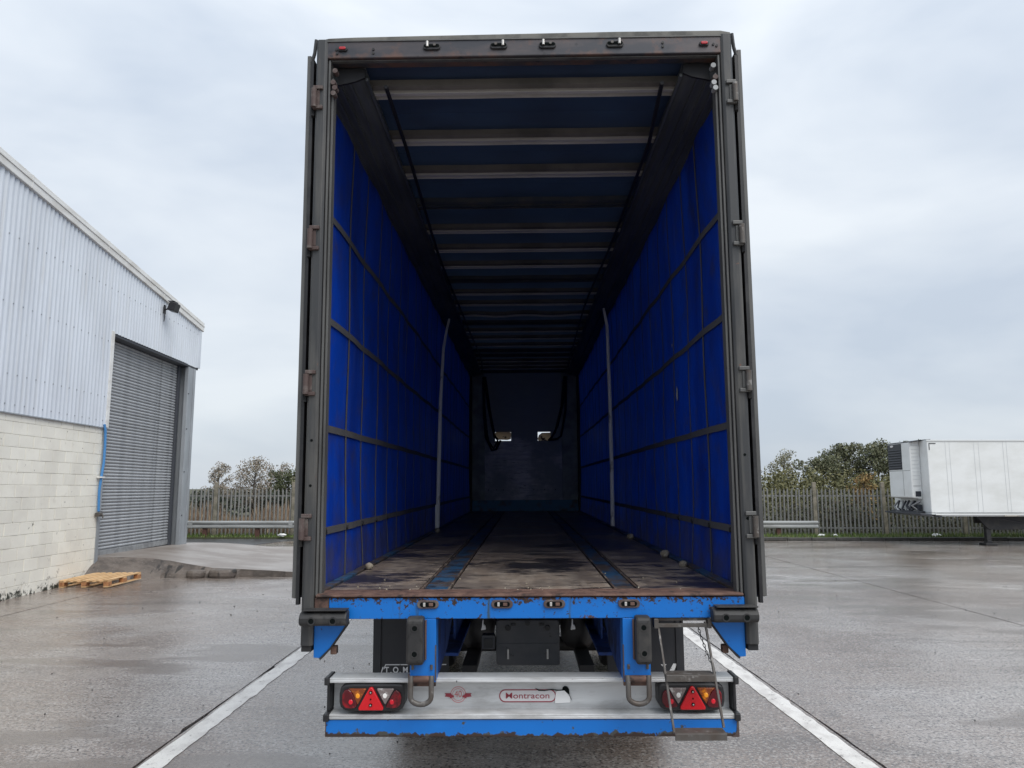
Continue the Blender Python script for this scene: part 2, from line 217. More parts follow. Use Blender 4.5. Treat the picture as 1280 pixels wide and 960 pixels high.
# ------------------------------------------------------------------ mesh helpers
class MB:
    def __init__(s): s.v = []; s.f = []
    def add(s, vs, fs):
        b = len(s.v); s.v += [tuple(p) for p in vs]; s.f += [tuple(i+b for i in f) for f in fs]; return s
    def box(s, x0, x1, y0, y1, z0, z1):
        x0, x1 = sorted((x0, x1)); y0, y1 = sorted((y0, y1)); z0, z1 = sorted((z0, z1))
        return s.add([(x0,y0,z0),(x1,y0,z0),(x1,y1,z0),(x0,y1,z0),(x0,y0,z1),(x1,y0,z1),(x1,y1,z1),(x0,y1,z1)],
                     [(0,3,2,1),(4,5,6,7),(0,1,5,4),(1,2,6,5),(2,3,7,6),(3,0,4,7)])
    def prism(s, poly, ax, a, b):
        n = len(poly)
        def P(p, t): return {'x': (t, p[0], p[1]), 'y': (p[0], t, p[1]), 'z': (p[0], p[1], t)}[ax]
        area = sum(poly[i][0]*poly[(i+1) % n][1]-poly[(i+1) % n][0]*poly[i][1] for i in range(n))
        if area < 0: poly = poly[::-1]
        if a > b: a, b = b, a
        vs = [P(p, a) for p in poly]+[P(p, b) for p in poly]
        fl = ax == 'y'
        lo = tuple(range(n)); hi = tuple(range(n, 2*n))
        fs = [lo if fl else lo[::-1], hi[::-1] if fl else hi]
        for i in range(n):
            j = (i+1) % n; q = (i, j, j+n, i+n); fs.append(q[::-1] if fl else q)
        return s.add(vs, fs)
    def tube(s, pts, r, n=8, caps=True):
        pts = [Vector(p) for p in pts]; rings = []
        rr = r if isinstance(r, (list, tuple)) else [r]*len(pts)
        prev = None
        for i, p in enumerate(pts):
            d = (pts[min(i+1, len(pts)-1)]-pts[max(i-1, 0)]).normalized()
            if prev is None:
                u = d.cross(Vector((0, 0, 1)) if abs(d.z) < .9 else Vector((1, 0, 0))).normalized()
            else: u = (prev-d*prev.dot(d)).normalized()
            prev = u; vv = d.cross(u)
            rings.append([p+(u*math.cos(2*math.pi*k/n)+vv*math.sin(2*math.pi*k/n))*rr[i] for k in range(n)])
        vs = [q for g in rings for q in g]; fs = []
        for i in range(len(rings)-1):
            for k in range(n): fs.append((i*n+k, i*n+(k+1) % n, (i+1)*n+(k+1) % n, (i+1)*n+k))
        if caps: fs += [tuple(range(n))[::-1], tuple(range((len(rings)-1)*n, len(rings)*n))]
        return s.add(vs, fs)
    def disc(s, c, r, y0, y1, n=16, sx=1., sz=1.):
        return s.prism([(c[0]+r*sx*math.cos(2*math.pi*k/n), c[1]+r*sz*math.sin(2*math.pi*k/n)) for k in range(n)], 'y', y0, y1)
    def lathe(s, c, prof, n=32):   # axis along x: prof = [(x, r)]
        vs = [(c[0]+x, c[1]+r*math.cos(2*math.pi*k/n), c[2]+r*math.sin(2*math.pi*k/n)) for x, r in prof for k in range(n)]
        m = len(prof); fs = []
        for i in range(m-1):
            for k in range(n): fs.append((i*n+k, (i+1)*n+k, (i+1)*n+(k+1) % n, i*n+(k+1) % n))
        fs += [tuple(range(n)), tuple(range((m-1)*n, m*n))[::-1]]
        return s.add(vs, fs)
    def blob(s, c, r, sz=(1, 1, 1), n=10, jit=.12, rr=rnd):
        vs = []; fs = []; m = 6
        for i in range(1, m):
            for k in range(n):
                a = math.pi*i/m; b = 2*math.pi*k/n; q = r*(1+rr.uniform(-jit, jit))
                vs.append((c[0]+q*sz[0]*math.sin(a)*math.cos(b), c[1]+q*sz[1]*math.sin(a)*math.sin(b), c[2]+q*sz[2]*math.cos(a)))
        vs += [(c[0], c[1], c[2]+r*sz[2]), (c[0], c[1], c[2]-r*sz[2])]
        for i in range(m-2):
            for k in range(n): fs.append((i*n+k, (i+1)*n+k, (i+1)*n+(k+1) % n, i*n+(k+1) % n))
        T = len(vs)-2
        for k in range(n): fs += [(T, k, (k+1) % n), (T+1, (m-2)*n+(k+1) % n, (m-2)*n+k)]
        return s.add(vs, fs)
    def mesh(s, name, m, smooth=None):
        me = bpy.data.meshes.new(name); me.from_pydata(s.v, [], s.f); me.update()
        me.materials.append(m if not isinstance(m, str) else M[m])
        if smooth is not None:
            me.polygons.foreach_set('use_smooth', [True]*len(me.polygons)); me.set_sharp_from_angle(angle=R(smooth))
        return me
    def build(s, name, m, parent=None, loc=(0, 0, 0), bev=0, smooth=None, label=None, kind=None):
        return link(name, s.mesh(name, m, smooth), parent, loc, bev, label, kind)
def link(name, me, parent=None, loc=(0, 0, 0), bev=0, label=None, kind=None):
    o = bpy.data.objects.new(name, me); COL.objects.link(o); o.location = loc
    if parent is not None: o.parent = parent
    if bev:
        b = o.modifiers.new('bevel', 'BEVEL'); b.width = bev; b.segments = 2; b.limit_method = 'ANGLE'; b.angle_limit = R(40)
    if label: o['label'] = label
    if kind: o['kind'] = kind
    return o
def empty(name, loc=(0, 0, 0), rot=(0, 0, 0)):
    o = bpy.data.objects.new(name, None); COL.objects.link(o); o.location = loc; o.rotation_euler = rot; o.empty_display_size = .2
    return o
def tag(o, label, cat, group=None):
    o['label'] = label; o['category'] = cat
    if group: o['group'] = group
    return o
def struct(o): o['kind'] = 'structure'; return o
def text(name, s, size, loc, m, parent, sx=1., bold=0., shear=0., label=None, font_space=1.):
    cu = bpy.data.curves.new(name, 'FONT'); cu.body = s; cu.size = size; cu.align_x = 'CENTER'; cu.align_y = 'CENTER'
    cu.offset = bold; cu.extrude = .0006; cu.shear = shear; cu.space_character = font_space; cu.resolution_u = 4
    o = bpy.data.objects.new(name+'_curve', cu); COL.objects.link(o)
    me = bpy.data.meshes.new_from_object(o.evaluated_get(bpy.context.evaluated_depsgraph_get()))
    bpy.data.objects.remove(o); bpy.data.curves.remove(cu)
    for v in me.vertices: v.co = Vector((v.co.x*sx, -v.co.z, v.co.y))
    me.materials.clear(); me.materials.append(M[m]); me.name = name
    return link(name, me, parent, loc, 0, label)
def arc(cx, cz, r, a0, a1, n): return [(cx+r*math.cos(R(a0+(a1-a0)*k/n)), cz+r*math.sin(R(a0+(a1-a0)*k/n))) for k in range(n+1)]
def rrect(x0, x1, z0, z1, r, n=5):
    return arc(x1-r, z0+r, r, -90, 0, n)+arc(x1-r, z1-r, r, 0, 90, n)+arc(x0+r, z1-r, r, 90, 180, n)+arc(x0+r, z0+r, r, 180, 270, n)
def ring_prism(mb, outer, inner, y0, y1):
    n = len(outer)
    vs = [(p[0], y0, p[1]) for p in outer]+[(p[0], y0, p[1]) for p in inner]+[(p[0], y1, p[1]) for p in outer]+[(p[0], y1, p[1]) for p in inner]
    fs = []
    for i in range(n):
        j = (i+1) % n
        fs += [(i, j, n+j, n+i), (2*n+j, 2*n+i, 3*n+i, 3*n+j), (j, i, 2*n+i, 2*n+j), (n+i, n+j, 3*n+j, 3*n+i)]
    return mb.add(vs, fs)
def smooth(t, a, b):
    t = max(0., min(1., (t-a)/(b-a))); return t*t*(3-2*t)

# ================================================================== THE SETTING
g = MB(); g.add([(-600, -200, -.05), (600, -200, -.05), (600, 1500, -.05), (-600, 1500, -.05)], [(0, 1, 2, 3)])
struct(g.build('ground', 'soil'))
yard = MB().add([(-42, -12, -.022), (42, -12, -.022), (42, 29.2, -.022), (-42, 29.2, -.022)], [(0, 1, 2, 3)]).build('yard', 'joint')
struct(yard)
def bx_(x, y):
    if abs(x+2.70) < .01: return -2.57+.0083*(y-2.5)-.118
    if abs(x-2.68) < .01: return 2.56-.0232*(y-3)+.125
    return x
def slab(x0, x1, y0, y1, gap=.011):
    y0 += gap; y1 -= gap
    rr = random.Random(int(x0*100)+int(y0*10)); pts = []; st = {'w': 0., 'c': 0.}
    def edge(p, q):
        n = max(2, int(math.hypot(q[0]-p[0], q[1]-p[1])/.09))
        nx, ny = (q[1]-p[1]), -(q[0]-p[0]); l = math.hypot(nx, ny); nx /= l; ny /= l
        for k in range(n):
            t = k/n; yy = p[1]+(q[1]-p[1])*t; st['w'] = st['w']*.8+rr.gauss(0, .0022)
            if rr.random() < .05: st['c'] = rr.uniform(.01, .045) if yy < 10 else .008
            st['c'] *= .72; j = 0 if k == 0 else max(-.07, min(.004, st['w']-st['c']-rr.random()*.004))
            pts.append((p[0]+(q[0]-p[0])*t+nx*j, p[1]+(q[1]-p[1])*t+ny*j))
    A, B, C_, D_ = (bx_(x0, y0)+gap, y0), (bx_(x1, y0)-gap, y0), (bx_(x1, y1)-gap, y1), (bx_(x0, y1)+gap, y1)
    edge(A, B); edge(B, C_); edge(C_, D_); edge(D_, A)
    MB().prism(pts, 'z', -.02, 0.).build('concrete_slab', 'concrete', yard)
XS = [-40, -30, -20, -13, -7.82, -2.70, 2.68, 7.32, 12.4, 17.5, 22.6, 28, 40]
for i in range(len(XS)-1):
    a, b = XS[i], XS[i+1]
    if b <= -7: ys = [-11, 4.7, 29.2]
    elif a < -3: ys = [-11, 17.0, 29.2]
    elif a < 2: ys = [-11, 12.4, 22.5, 29.2]
    elif a < 7: ys = [-11, 16.7, 23.5, 29.2]
    else: ys = [-11, 5.5, 16.7, 23.5, 29.2]
    for k in range(len(ys)-1): slab(a, b, ys[k], ys[k+1], .004 if -3 < a < 2 else .010)
def painted_line(xn, xf, y0, y1, w_):
    n = 110; rr = random.Random(int(xn*10)); L_, R_ = [], []
    for k in range(n+1):
        t = k/n; y = y0+(y1-y0)*t; x = xn+(xf-xn)*t
        L_.append((x-w_/2+rr.gauss(0, .004), y, .004)); R_.append((x+w_/2+rr.gauss(0, .007), y, .004))
    vs = L_+R_
    return struct(MB().add(vs, [(k, n+1+k, n+2+k, k+1) for k in range(n)]).build('painted_line', 'line'))
painted_line(-2.57, -2.45, 2.5, 17.0, .165)
painted_line(2.56, 2.27, 3.0, 15.5, .165)
# loading ramp in front of the shutter door
RC = [(-9.6, 16.15, 16.95, .45), (-9.1, 16.45, 17.15, .45), (-8.6, 16.78, 17.5, .43), (-8.1, 17.05, 17.66, .385), (-7.7, 17.24, 17.72, .33), (-7.3, 17.22, 17.62, .275), (-7.0, 17.27, 17.5, .245), (-6.72, 17.25, 17.44, .215),
      (-6.65, 17.33, 17.43, .20), (-6.05, 17.33, 17.42, .18), (-6.0, 17.42, 17.43, .175), (-5.7, 17.40, 17.42, .16), (-5.35, 17.45, 17.46, .14), (-5.0, 17.42, 17.43, .12), (-4.6, 17.46, 17.47, .10), (-4.0, 17.44, 17.45, .075), (-3.0, 17.5, 17.51, .04), (-1.6, 17.5, 17.51, .012)]
DS = [17.9, 18.5, 19.5, 21, 22.6, 23.6, 24.6, 25.5, 26.4]
rq = random.Random(33); vs = []; m_ = len(DS)+4
for x, b_, c_, z in RC:
    vs += [(x, b_, -.02), (x, b_+(c_-b_)*.12, z*.30+rq.uniform(-.01, .01)), (x, b_+(c_-b_)*.45+rq.uniform(-.03, .03)*(c_-b_ > .1), z*.62), (x, c_, z)]
    for d in DS: vs.append((x, d, max(z*(1-.03*(d-17.5))*(1-smooth(d, 22.8, 26.3)), -.01) + .006))
def rfs(ks): return [(i*m_+k, (i+1)*m_+k, (i+1)*m_+k+1, i*m_+k+1) for i in range(len(RC)-1) for k in ks]
ramp = MB().add(vs, rfs(range(3, m_-1))).build('loading_ramp', 'rampc', smooth=28); struct(ramp)
MB().add(vs, rfs(range(3))).build('broken_edge', 'rampface', ramp)
rr = random.Random(3)
for pl, h in (([(-6.64, 17.20), (-6.40, 17.14), (-6.10, 17.19), (-6.05, 17.40), (-6.12, 17.46), (-6.45, 17.47), (-6.66, 17.42)], .185), ([(-7.12, 17.17), (-6.95, 17.13), (-6.74, 17.18), (-6.70, 17.34), (-6.9, 17.42), (-7.1, 17.36)], .17)):
    MB().prism(pl, 'z', -.01, h).build('concrete_chunk', 'rampface', ramp, bev=.06)
road = MB().add([(-30, 26.9, .006), (-11, 26.7, .006), (-9.3, 25.6, .006), (-8.4, 28.9, .006), (-6.5, 30.3, .006), (-30, 30.3, .006)], [(0, 1, 2, 3, 4, 5)]).build('service_road', 'asphalt'); struct(road)
# verge, kerb
verge = MB().box(-40, -6.4, 30.3, 46, -.03, .06).box(-6.4, 60, 29.36, 46, -.03, .11).build('grass_verge', 'verge'); struct(verge)
kerb = MB().box(-6.4, 44, 29.26, 29.36, -.03, .02).build('kerb', 'kerb'); struct(kerb)
me = MB().box(0, .9, 0, .15, 0, .125).mesh('kerb_stone', 'kerb')
for k in range(42): link('kerb_stone', me, kerb, (-6.2+.915*k, 29.21+rr.uniform(-.006, .006), rr.uniform(-.015, .004)), .02)
gb = MB(); rg = random.Random(11)
for k in range(15000):
    left = rg.random() < .28
    x = rg.uniform(-16, -6.3) if left else rg.uniform(-6.4, 24)
    y = rg.uniform(30.32, 32.0) if left else (rg.uniform(29.38, 31.6))
    h = rg.uniform(.04, .15); a = rg.uniform(0, 6.28); w2 = rg.uniform(.008, .02); z = .06 if left else .11
    dx, dy = math.cos(a)*w2, math.sin(a)*w2; lx, ly = rg.uniform(-.05, .05), rg.uniform(-.05, .05)
    gb.add([(x-dx, y-dy, z), (x+dx, y+dy, z), (x+lx, y+ly, z+h)], [(0, 1, 2)])
gb.build('verge_grass', 'grass', kind='stuff')

# ================================================================== CURTAINSIDER TRAILER (deck coordinates: x right, y towards the headboard, z above the deck)
DZ = 1.352
TR = empty('curtainsider_trailer', rot=(.005228, -.006504, -.016022))
TR.location = Vector((.0917, 4.4544, 1.3518)) - TR.rotation_euler.to_matrix() @ Vector((0, 0, DZ))
tag(TR, 'blue curtainsider trailer seen from behind, rear doors folded back and load space empty', 'trailer')
D = (0, 0, DZ)
def part(mb, name, m, bev=0, smooth=None, parent=None, label=None, kind=None):
    if parent is None: return mb.build(name, m, TR, D, bev, smooth, label, kind)
    return mb.build(name, m, parent, (0, 0, 0), bev, smooth, label, kind)

# rear posts, strips, feet
for s in (-1, 1):
    mb = MB()
    prof = [(1.212, 0), (1.226, -.012), (1.268, -.012), (1.281, 0), (1.281, .13), (1.212, .13)]
    mb.prism([(s*x, y) for x, y in prof], 'z', -.27, 3.365)
    po = part(mb, 'rear_post', 'post', .003)
    part(MB().prism([(s*1.196, .012), (s*1.209, .012), (s*1.209, .09), (s*1.196, .09)], 'z', .0, 3.24), 'edge_strip', 'post_light', .002, parent=po)
    part(MB().prism([(s*1.178, .03), (s*1.192, .03), (s*1.192, .10), (s*1.178, .10)], 'z', .0, 3.13), 'curtain_channel', 'post_light', .002, parent=po)
    part(MB().box(s*1.222, s*1.279, .005, .10, -.305, -.272), 'post_foot', 'dark', .003, parent=po)
    for z in (.62, .88) if s < 0 else (.42, .78):
        part(MB().disc((s*1.246, z), .008, -.0135, -.011, 12), 'bolt_hole', 'hole', parent=po)
    for z, dx in ((3.165, .012), (3.09, .002), (3.055, .012), (3.02, .004)):
        part(MB().disc((s*(1.178-dx), z), .016, .0, .05, 10), 'roller', 'galv' if (s > 0 and dx > .003) else 'hinge', smooth=40, parent=po)
# hinges
for s in (-1, 1):
    for z in (2.98, 2.09, 1.215, .385):
        h = part(MB().box(s*1.232, s*1.292, -.03, .0, z-.075, z-.052).box(s*1.232, s*1.292, -.03, .0, z+.052, z+.075).box(s*1.252, s*1.275, -.02, -.012, z-.05, z+.05), 'hinge', 'post_light' if s > 0 else 'hinge', .004)
        part(MB().tube([(s*1.283, -.034, z-.068), (s*1.283, -.034, z+.05)], .017, 10), 'hinge_pin', 'steel' if s > 0 else 'hinge', smooth=40, parent=h)
        part(MB().prism([(s*1.286, .0), (s*1.302, -.016), (s*1.312, .03), (s*1.30, .05)], 'z', z-.11, z-.02), 'hinge_strap', 'dark', parent=h)
# folded-back doors
for s in (-1, 1):
    d = part(MB().box(s*1.308, s*1.346, .055, 1.27, -.02, 3.27), 'rear_door', 'post', .004)
    part(MB().box(s*1.325, s*1.349, .035, .053, -.015, 3.285), 'door_edge_trim', 'post_light', .003, parent=d)
    part(MB().prism([(s*1.303, .02), (s*1.321, .02), (s*1.323, .05), (s*1.301, .05)], 'z', -.05, 3.24), 'door_seal', 'black', parent=d)
    part(MB().box(s*1.286, s*1.298, .08, .16, .0, 3.1), 'door_inner_seal', 'black', parent=d)
    part(MB().tube([(s*1.318, .03, 3.24), (s*1.30, .02, 3.29), (s*1.289, .01, 3.375)], .011, 6), 'rope_guide', 'post', smooth=40, parent=d)
part(MB().prism([(1.345, .42), (1.375, .385), (1.37, .36), (1.345, .33)], 'y', .3, .34), 'door_hook', 'label', .004)
part(MB().prism([(1.352, .3), (1.362, .2), (1.363, 1.2), (1.352, 1.2)], 'z', -.05, .42), 'curtain_tail', 'web')

# header
hd = part(MB().box(-1.281, 1.281, .0, .12, 3.245, 3.36), 'header_beam', 'header', .006)
part(MB().box(-1.20, 1.20, .02, .05, 3.237, 3.243), 'header_lip', 'post_light', .002, parent=hd)
capz = [(-1.283, 3.363), (1.283, 3.363), (1.281, 3.385), (1.22, 3.397), (.6, 3.40), (-.6, 3.392), (-1.05, 3.388), (-1.21, 3.383), (-1.26, 3.372)]
part(MB().prism(capz, 'y', .008, .2), 'roof_capping', 'roofcap', .004)
part(MB().box(-1.27, 1.27, -.006, -.001, 3.352, 3.358), 'header_flange', 'post_light', parent=hd)
def lock_socket(x, z, mplate, flip, parent, up=True):
    q = 1. if up else 1.15
    pl = part(MB().prism([(x+px, z+pz) for px, pz in rrect(-.053*q, .053*q, -.02*q, .02*q, .019*q)], 'y', -.012, -.001), 'lock_socket', mplate, .003)
    if up:
        part(MB().prism([(x+px, z+pz) for px, pz in rrect(-.047, .047, -.005, .013, .009)], 'y', -.0145, -.0125), 'socket_recess', 'hole', parent=pl)
        part(MB().tube([(x+flip*.026, -.02, z-.004), (x+flip*.026, -.022, z+.028)], .0085, 8), 'locking_stud', 'bright', smooth=40, parent=pl)
        part(MB().disc((x-flip*.018, z+.008), .009, -.022, -.0145, 10), 'bolt', 'steel', parent=pl)
    else:
        part(MB().prism([(x+px, z+pz) for px, pz in rrect(-.044, .044, -.013, .013, .0125)], 'y', -.0145, -.0125), 'socket_recess', 'hole', parent=pl)
        part(MB().box(x-.026, x-.013, -.02, -.015, z-.011, z+.011), 'bolt', 'bright', .002, parent=pl)
        part(MB().box(x+.006, x+.03, -.019, -.015, z-.009, z+.009), 'bolt', 'rust', .002, parent=pl)
for x, fl in ((-.567, -1), (-.152, 1), (.149, -1), (.565, 1)): lock_socket(x, 3.308, 'dark', fl, hd)
for x in (-1.12, 1.112):
    b = part(MB().prism([(x+a, 3.302+c) for a, c in rrect(-.03, .03, -.014, .014, .013)], 'y', -.012, -.001), 'marker_lamp', 'dark', .002)
    part(MB().prism([(x+a, 3.304+c) for a, c in rrect(-.021, .021, -.009, .009, .0085)], 'y', -.019, -.0125), 'lens', 'lampred', .003, parent=b)
bl = [(-1.16, 3.30), (-1.155, 3.275), (-.93, 3.30), (-.93, 3.275), (.86, 3.315), (.86, 3.29), (1.17, 3.30), (1.19, 3.29), (-1.24, 3.32), (-1.24, 3.28), (1.24, 3.32)]
for x, z in bl: part(MB().disc((x, z), .008, -.006, -.0005, 8), 'rivet', 'dark', parent=hd)

# rear beam, rusty sill
beam = part(MB().box(-1.125, 1.211, .0, .12, -.127, -.012), 'rear_beam', 'blue_beam', .004)
part(MB().box(-1.21, -1.127, .004, .12, -.085, -.010), 'beam_end', 'rust', .006, parent=beam)
if 0: part(MB().box(-.09, -.01, -.0025, .0, -.06, -.014).prism([(-.07, -.06), (-.02, -.06), (-.035, -.1), (-.055, -.115)], 'y', -.002, 0), 'rust_patch', 'rust', parent=beam)
part(MB().prism([(-.012, -.006), (-.012, .006), (.02, .010), (.235, .004), (.235, -.006)], 'x', -1.20, 1.205), 'rear_sill', 'rust', .004)
for x in (-.565, -.148, .146, .564): lock_socket(x, -.047, 'hinge', 1, beam, False)
# corner gussets and buffers
for s in (-1, 1):
    gp = [(1.211, -.129), (1.03, -.129), (1.028, -.158), (1.118, -.285), (1.178, -.343), (1.212, -.340)]
    gu = part(MB().prism([(s*x, z) for x, z in gp], 'y', .02, .034), 'corner_gusset', 'blue', .003)
    part(MB().prism([(s*1.030, -.16), (s*1.120, -.287), (s*1.180, -.345), (s*1.172, -.352), (s*1.113, -.288), (s*1.023, -.160)], 'y', .015, .09), 'gusset_edge', 'dark', parent=gu)
    part(MB().box(s*1.09, s*1.125, .05, .10, -.33, -.285), 'gusset_stop', 'rust', .006, parent=gu)
    x0, x1 = (-1.272, -1.006) if s < 0 else (1.014, 1.266); dz = .0 if s < 0 else .010
    bf = MB().prism([(-.004, -.158+dz), (-.075, -.150+dz), (-.092, -.138+dz), (-.092, -.108+dz), (-.070, -.080+dz), (-.004, -.072+dz)], 'x', x0, x1)
    bf = part(bf, 'horizontal_buffer', 'rubber', .010)
    part(MB().box(x0+.02, x1-.004, -.088, -.004, -.070+dz, -.063+dz), 'buffer_backing', 'rubber', .002, parent=bf)
    for f in (.27, .72):
        cx = x0+(x1-x0)*f; cz = -.122+dz
        ring = MB(); ring_prism(ring, arc(cx, cz, .022, 0, 342, 19), arc(cx, cz, .015, 0, 342, 19), -.0955, -.088)
        part(ring, 'hole_rim', 'rubber', parent=bf)
        part(MB().disc((cx, cz), .0155, -.0935, -.090, 14), 'bolt_hole', 'hole', parent=bf)
    # drop post with vertical buffer and towing eye
    a, b = (.520, .664) if s < 0 else (.526, .676)
    dp = part(MB().box(s*a, s*b, .0, .012, -.47, -.1275).box(s*a, s*(a+.012), .0125, .12, -.47, -.1275), 'drop_post', 'blue', .003)
    part(MB().box(s*(a-.002), s*(a+.004), -.002, .012, -.46, -.27), 'rusty_edge', 'hinge', parent=dp)
    v0, v1 = (.580, .674) if s < 0 else (.588, .672)
    vb = part(MB().prism([(-.002, -.362), (-.070, -.362), (-.092, -.345), (-.092, -.125), (-.070, -.106), (-.002, -.106)], 'x', s*v0, s*v1), 'vertical_buffer', 'rubber', .014)
    part(MB().box(s*(v0-.009), s*(v0-.002), -.03, -.002, -.345, -.13), 'buffer_bracket', 'rust', .002, parent=vb)
    for cz in (-.163, -.300):
        cx = s*(v0+v1)/2
        ring = MB(); ring_prism(ring, arc(cx, cz, .021, 0, 342, 19), arc(cx, cz, .0145, 0, 342, 19), -.0955, -.088)
        part(ring, 'hole_rim', 'rubber', parent=vb)
        part(MB().disc((cx, cz), .015, -.0935, -.090, 14), 'bolt_hole', 'hole', parent=vb)
    cx = s*.598 if s < 0 else .603
    pts = [(cx-.057, -.012, -.435), (cx-.057, -.024, -.46), (cx-.057, -.028, -.535)]
    pts += [(cx+.057*math.cos(R(180+k*18)), -.028, -.540+.040*math.sin(R(180+k*18))) for k in range(11)]
    pts += [(cx+.057, -.024, -.46), (cx+.057, -.012, -.435)]
    ey = part(MB().tube(pts, .0145, 10), 'towing_eye', 'steel', smooth=60)
    part(MB().tube([(cx-.07, -.006, -.452), (cx+.07, -.006, -.452)], .019, 10), 'eye_pin', 'rust', smooth=40, parent=ey)
    part(MB().box(cx-.078, cx+.078, .0135, .03, -.495, -.43), 'eye_plate', 'rust', .004, parent=ey)
    for q in (-.05, .055): part(MB().tube([(cx+q, -.004, -.40), (cx+q, -.004, -.375)], .008, 6), 'bolt', 'steel', parent=ey)
    # web plate and chassis rail
    wp = [(.13, -.13), (1.35, -.13), (1.30, -.20), (.75, -.42), (.32, -.47), (.13, -.47)]
    part(MB().prism(wp, 'x', s*.526, s*.540), 'web_plate', 'blue_dark', .002)
    part(MB().box(s*.47, s*.60, .9, 12.9, -.15, -.132).box(s*.47, s*.60, .9, 12.9, -.52, -.50).box(s*.53, s*.545, 1.36, 12.9, -.50, -.15), 'chassis_rail', 'blue_dark')
    # side rave
    part(MB().box(s*1.198, s*1.262, .13, 13.55, -.12, .012), 'side_rave', 'lane', .003)
# cross members
for k in range(16): part(MB().box(-1.19, 1.19, .7+.8*k, .76+.8*k, -.128, -.03), 'cross_member', 'blue_dark')
part(MB().box(-1.19, 1.19, .13, 13.5, -.03, -.018), 'floor_underside', 'dark')

# bumper (C profile aluminium), blue bar, caps
cp = [(.100, -.468), (.092, -.470), (.092, -.476), (.095, -.478), (.092, -.480), (.092, -.492), (.096, -.495), (.205, -.497), (.205, -.664), (.098, -.666), (.092, -.669), (.092, -.676), (.095, -.678), (.092, -.680), (.092, -.692), (.100, -.694), (.222, -.694), (.222, -.468)]
bp = part(MB().prism(cp, 'x', -1.134, 1.153), 'rear_bumper', 'alu', .0015)
for x0, x1 in ((-1.162, -1.135), (1.154, 1.181)):
    part(MB().box(x0, x1, .075, .235, -.505, -.462).box(x0+.004, x1-.004, .13, .235, -.66, -.5055).box(x0-.003, x1+.003, .075, .235, -.702, -.6605), 'bumper_end_cap', 'black', .006)
part(MB().box(-1.152, 1.174, .10, .20, -.790, -.698), 'guard_bar', 'blue_guard', .004)
part(MB().box(-1.156, -1.1525, .10, .20, -.79, -.70), 'bar_end', 'rust')
part(MB().prism([(1.166, -.70), (1.1765, -.70), (1.1765, -.792), (1.13, -.792), (1.15, -.782), (1.162, -.765)], 'y', .097, .0995), 'bar_end', 'hinge')
for x in (-.595, .60): part(MB().box(x-.045, x+.045, .225, .30, -.72, -.13), 'bumper_bracket', 'blue_dark', .004)

# rear lamps
def lamp(x0, flip):
    k = .000504; W_ = 740*k
    def P(px, pz):
        lx = (px-235)*k; lx = W_-lx if flip else lx
        return (x0+lx, -.498-(pz-215)*k*.95)
    root = part(MB().prism([P(a, b) for a, b in [(235, 330), (250, 250), (300, 222), (380, 215), (880, 215), (940, 222), (975, 262), (975, 440), (955, 495), (900, 520), (840, 532), (360, 532), (300, 518), (250, 480), (235, 420)]], 'y', .085, .203), 'rear_lamp', 'black', .012)
    def lens(name, pts, m, y=.072): return part(MB().prism([P(a, b) for a, b in pts], 'y', y, .0845), name, m, .005, smooth=50, parent=root)
    lens('red_lens', [(272, 400), (275, 330), (300, 285), (345, 268), (380, 300), (430, 400), (445, 450), (420, 480), (370, 492), (310, 482), (280, 450)], 'lens_red')
    lens('amber_lens', [(348, 264), (545, 264), (540, 280), (455, 440), (445, 440), (392, 310)], 'lens_amber')
    lens('clear_lens', [(664, 264), (858, 264), (850, 285), (765, 440), (752, 440), (668, 280)], 'lens_clear')
    lens('red_lens', [(880, 280), (925, 310), (940, 370), (935, 430), (900, 480), (840, 488), (775, 478), (768, 465), (790, 420), (855, 300)], 'lens_red')
    for nm, (bx, bz), br, bm in (('red_glint', (372, 415), 26, 'glint_red'), ('amber_glint', (450, 345), 26, 'glint_amber'), ('clear_glint', (755, 345), 26, 'glint_clear'), ('red_glint', (835, 415), 26, 'glint_red')):  # bright discs added on the lenses, sparkle put into their colour
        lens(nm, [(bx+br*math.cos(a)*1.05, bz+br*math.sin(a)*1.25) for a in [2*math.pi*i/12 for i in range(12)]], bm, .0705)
    tri = lens('warning_triangle', [(585, 246), (617, 246), (742, 480), (735, 507), (467, 507), (460, 480)], 'red', .064)
    for pz, r in ((300, .009), (443, .009), (378, .004)):
        c = P(600, pz); part(MB().disc(c, r, .058, .0635, 12), 'screw', 'hole', parent=tri)
        if r > .005: part(MB().disc(c, .0045, .0555, .0575, 8), 'screw_head', 'bright', parent=tri)
lamp(-1.077, False); lamp(.728, True)

# emblem, badge and torn skin on the bumper face
em = MB(); cx, cz = -.411, -.588
for r0, r1 in ((.045, .042), (.034, .032)):
    ring_prism(em, arc(cx, cz, r0, 0, 350, 35), arc(cx, cz, r1, 0, 350, 35), .2035, .2048)
emb = part(em, 'anniversary_emblem', 'pink_print')
ban = MB()
for s in (-1, 1):
    ban.prism([(cx+s*.078, cz+.008), (cx+s*.042, cz+.008), (cx+s*.036, cz-.002), (cx+s*.042, cz-.014), (cx+s*.078, cz-.010), (cx+s*.072, cz)], 'y', .2010, .2030)
    ban.prism([(cx+s*.050, cz+.002), (cx+s*.026, cz-.004), (cx+s*.024, cz-.012), (cx+s*.030, cz-.014), (cx+s*.048, cz-.020)], 'y', .1995, .2008)
part(ban, 'emblem_ribbon', 'red_print', parent=emb)
text('emblem_numerals', '40', .052, (cx, .2025, cz+.002), 'pink_print', emb, .85, -.0004)
bd = MB(); ring_prism(bd, rrect(-.173, .156, -.631, -.560, .034), rrect(-.168, .151, -.626, -.565, .030), .2018, .2045)
bdo = part(bd, 'maker_badge', 'red_print')
part(MB().prism(rrect(-.1675, .1505, -.6255, -.5655, .0297), 'y', .2036, .2046), 'badge_face', 'badge', parent=bdo)
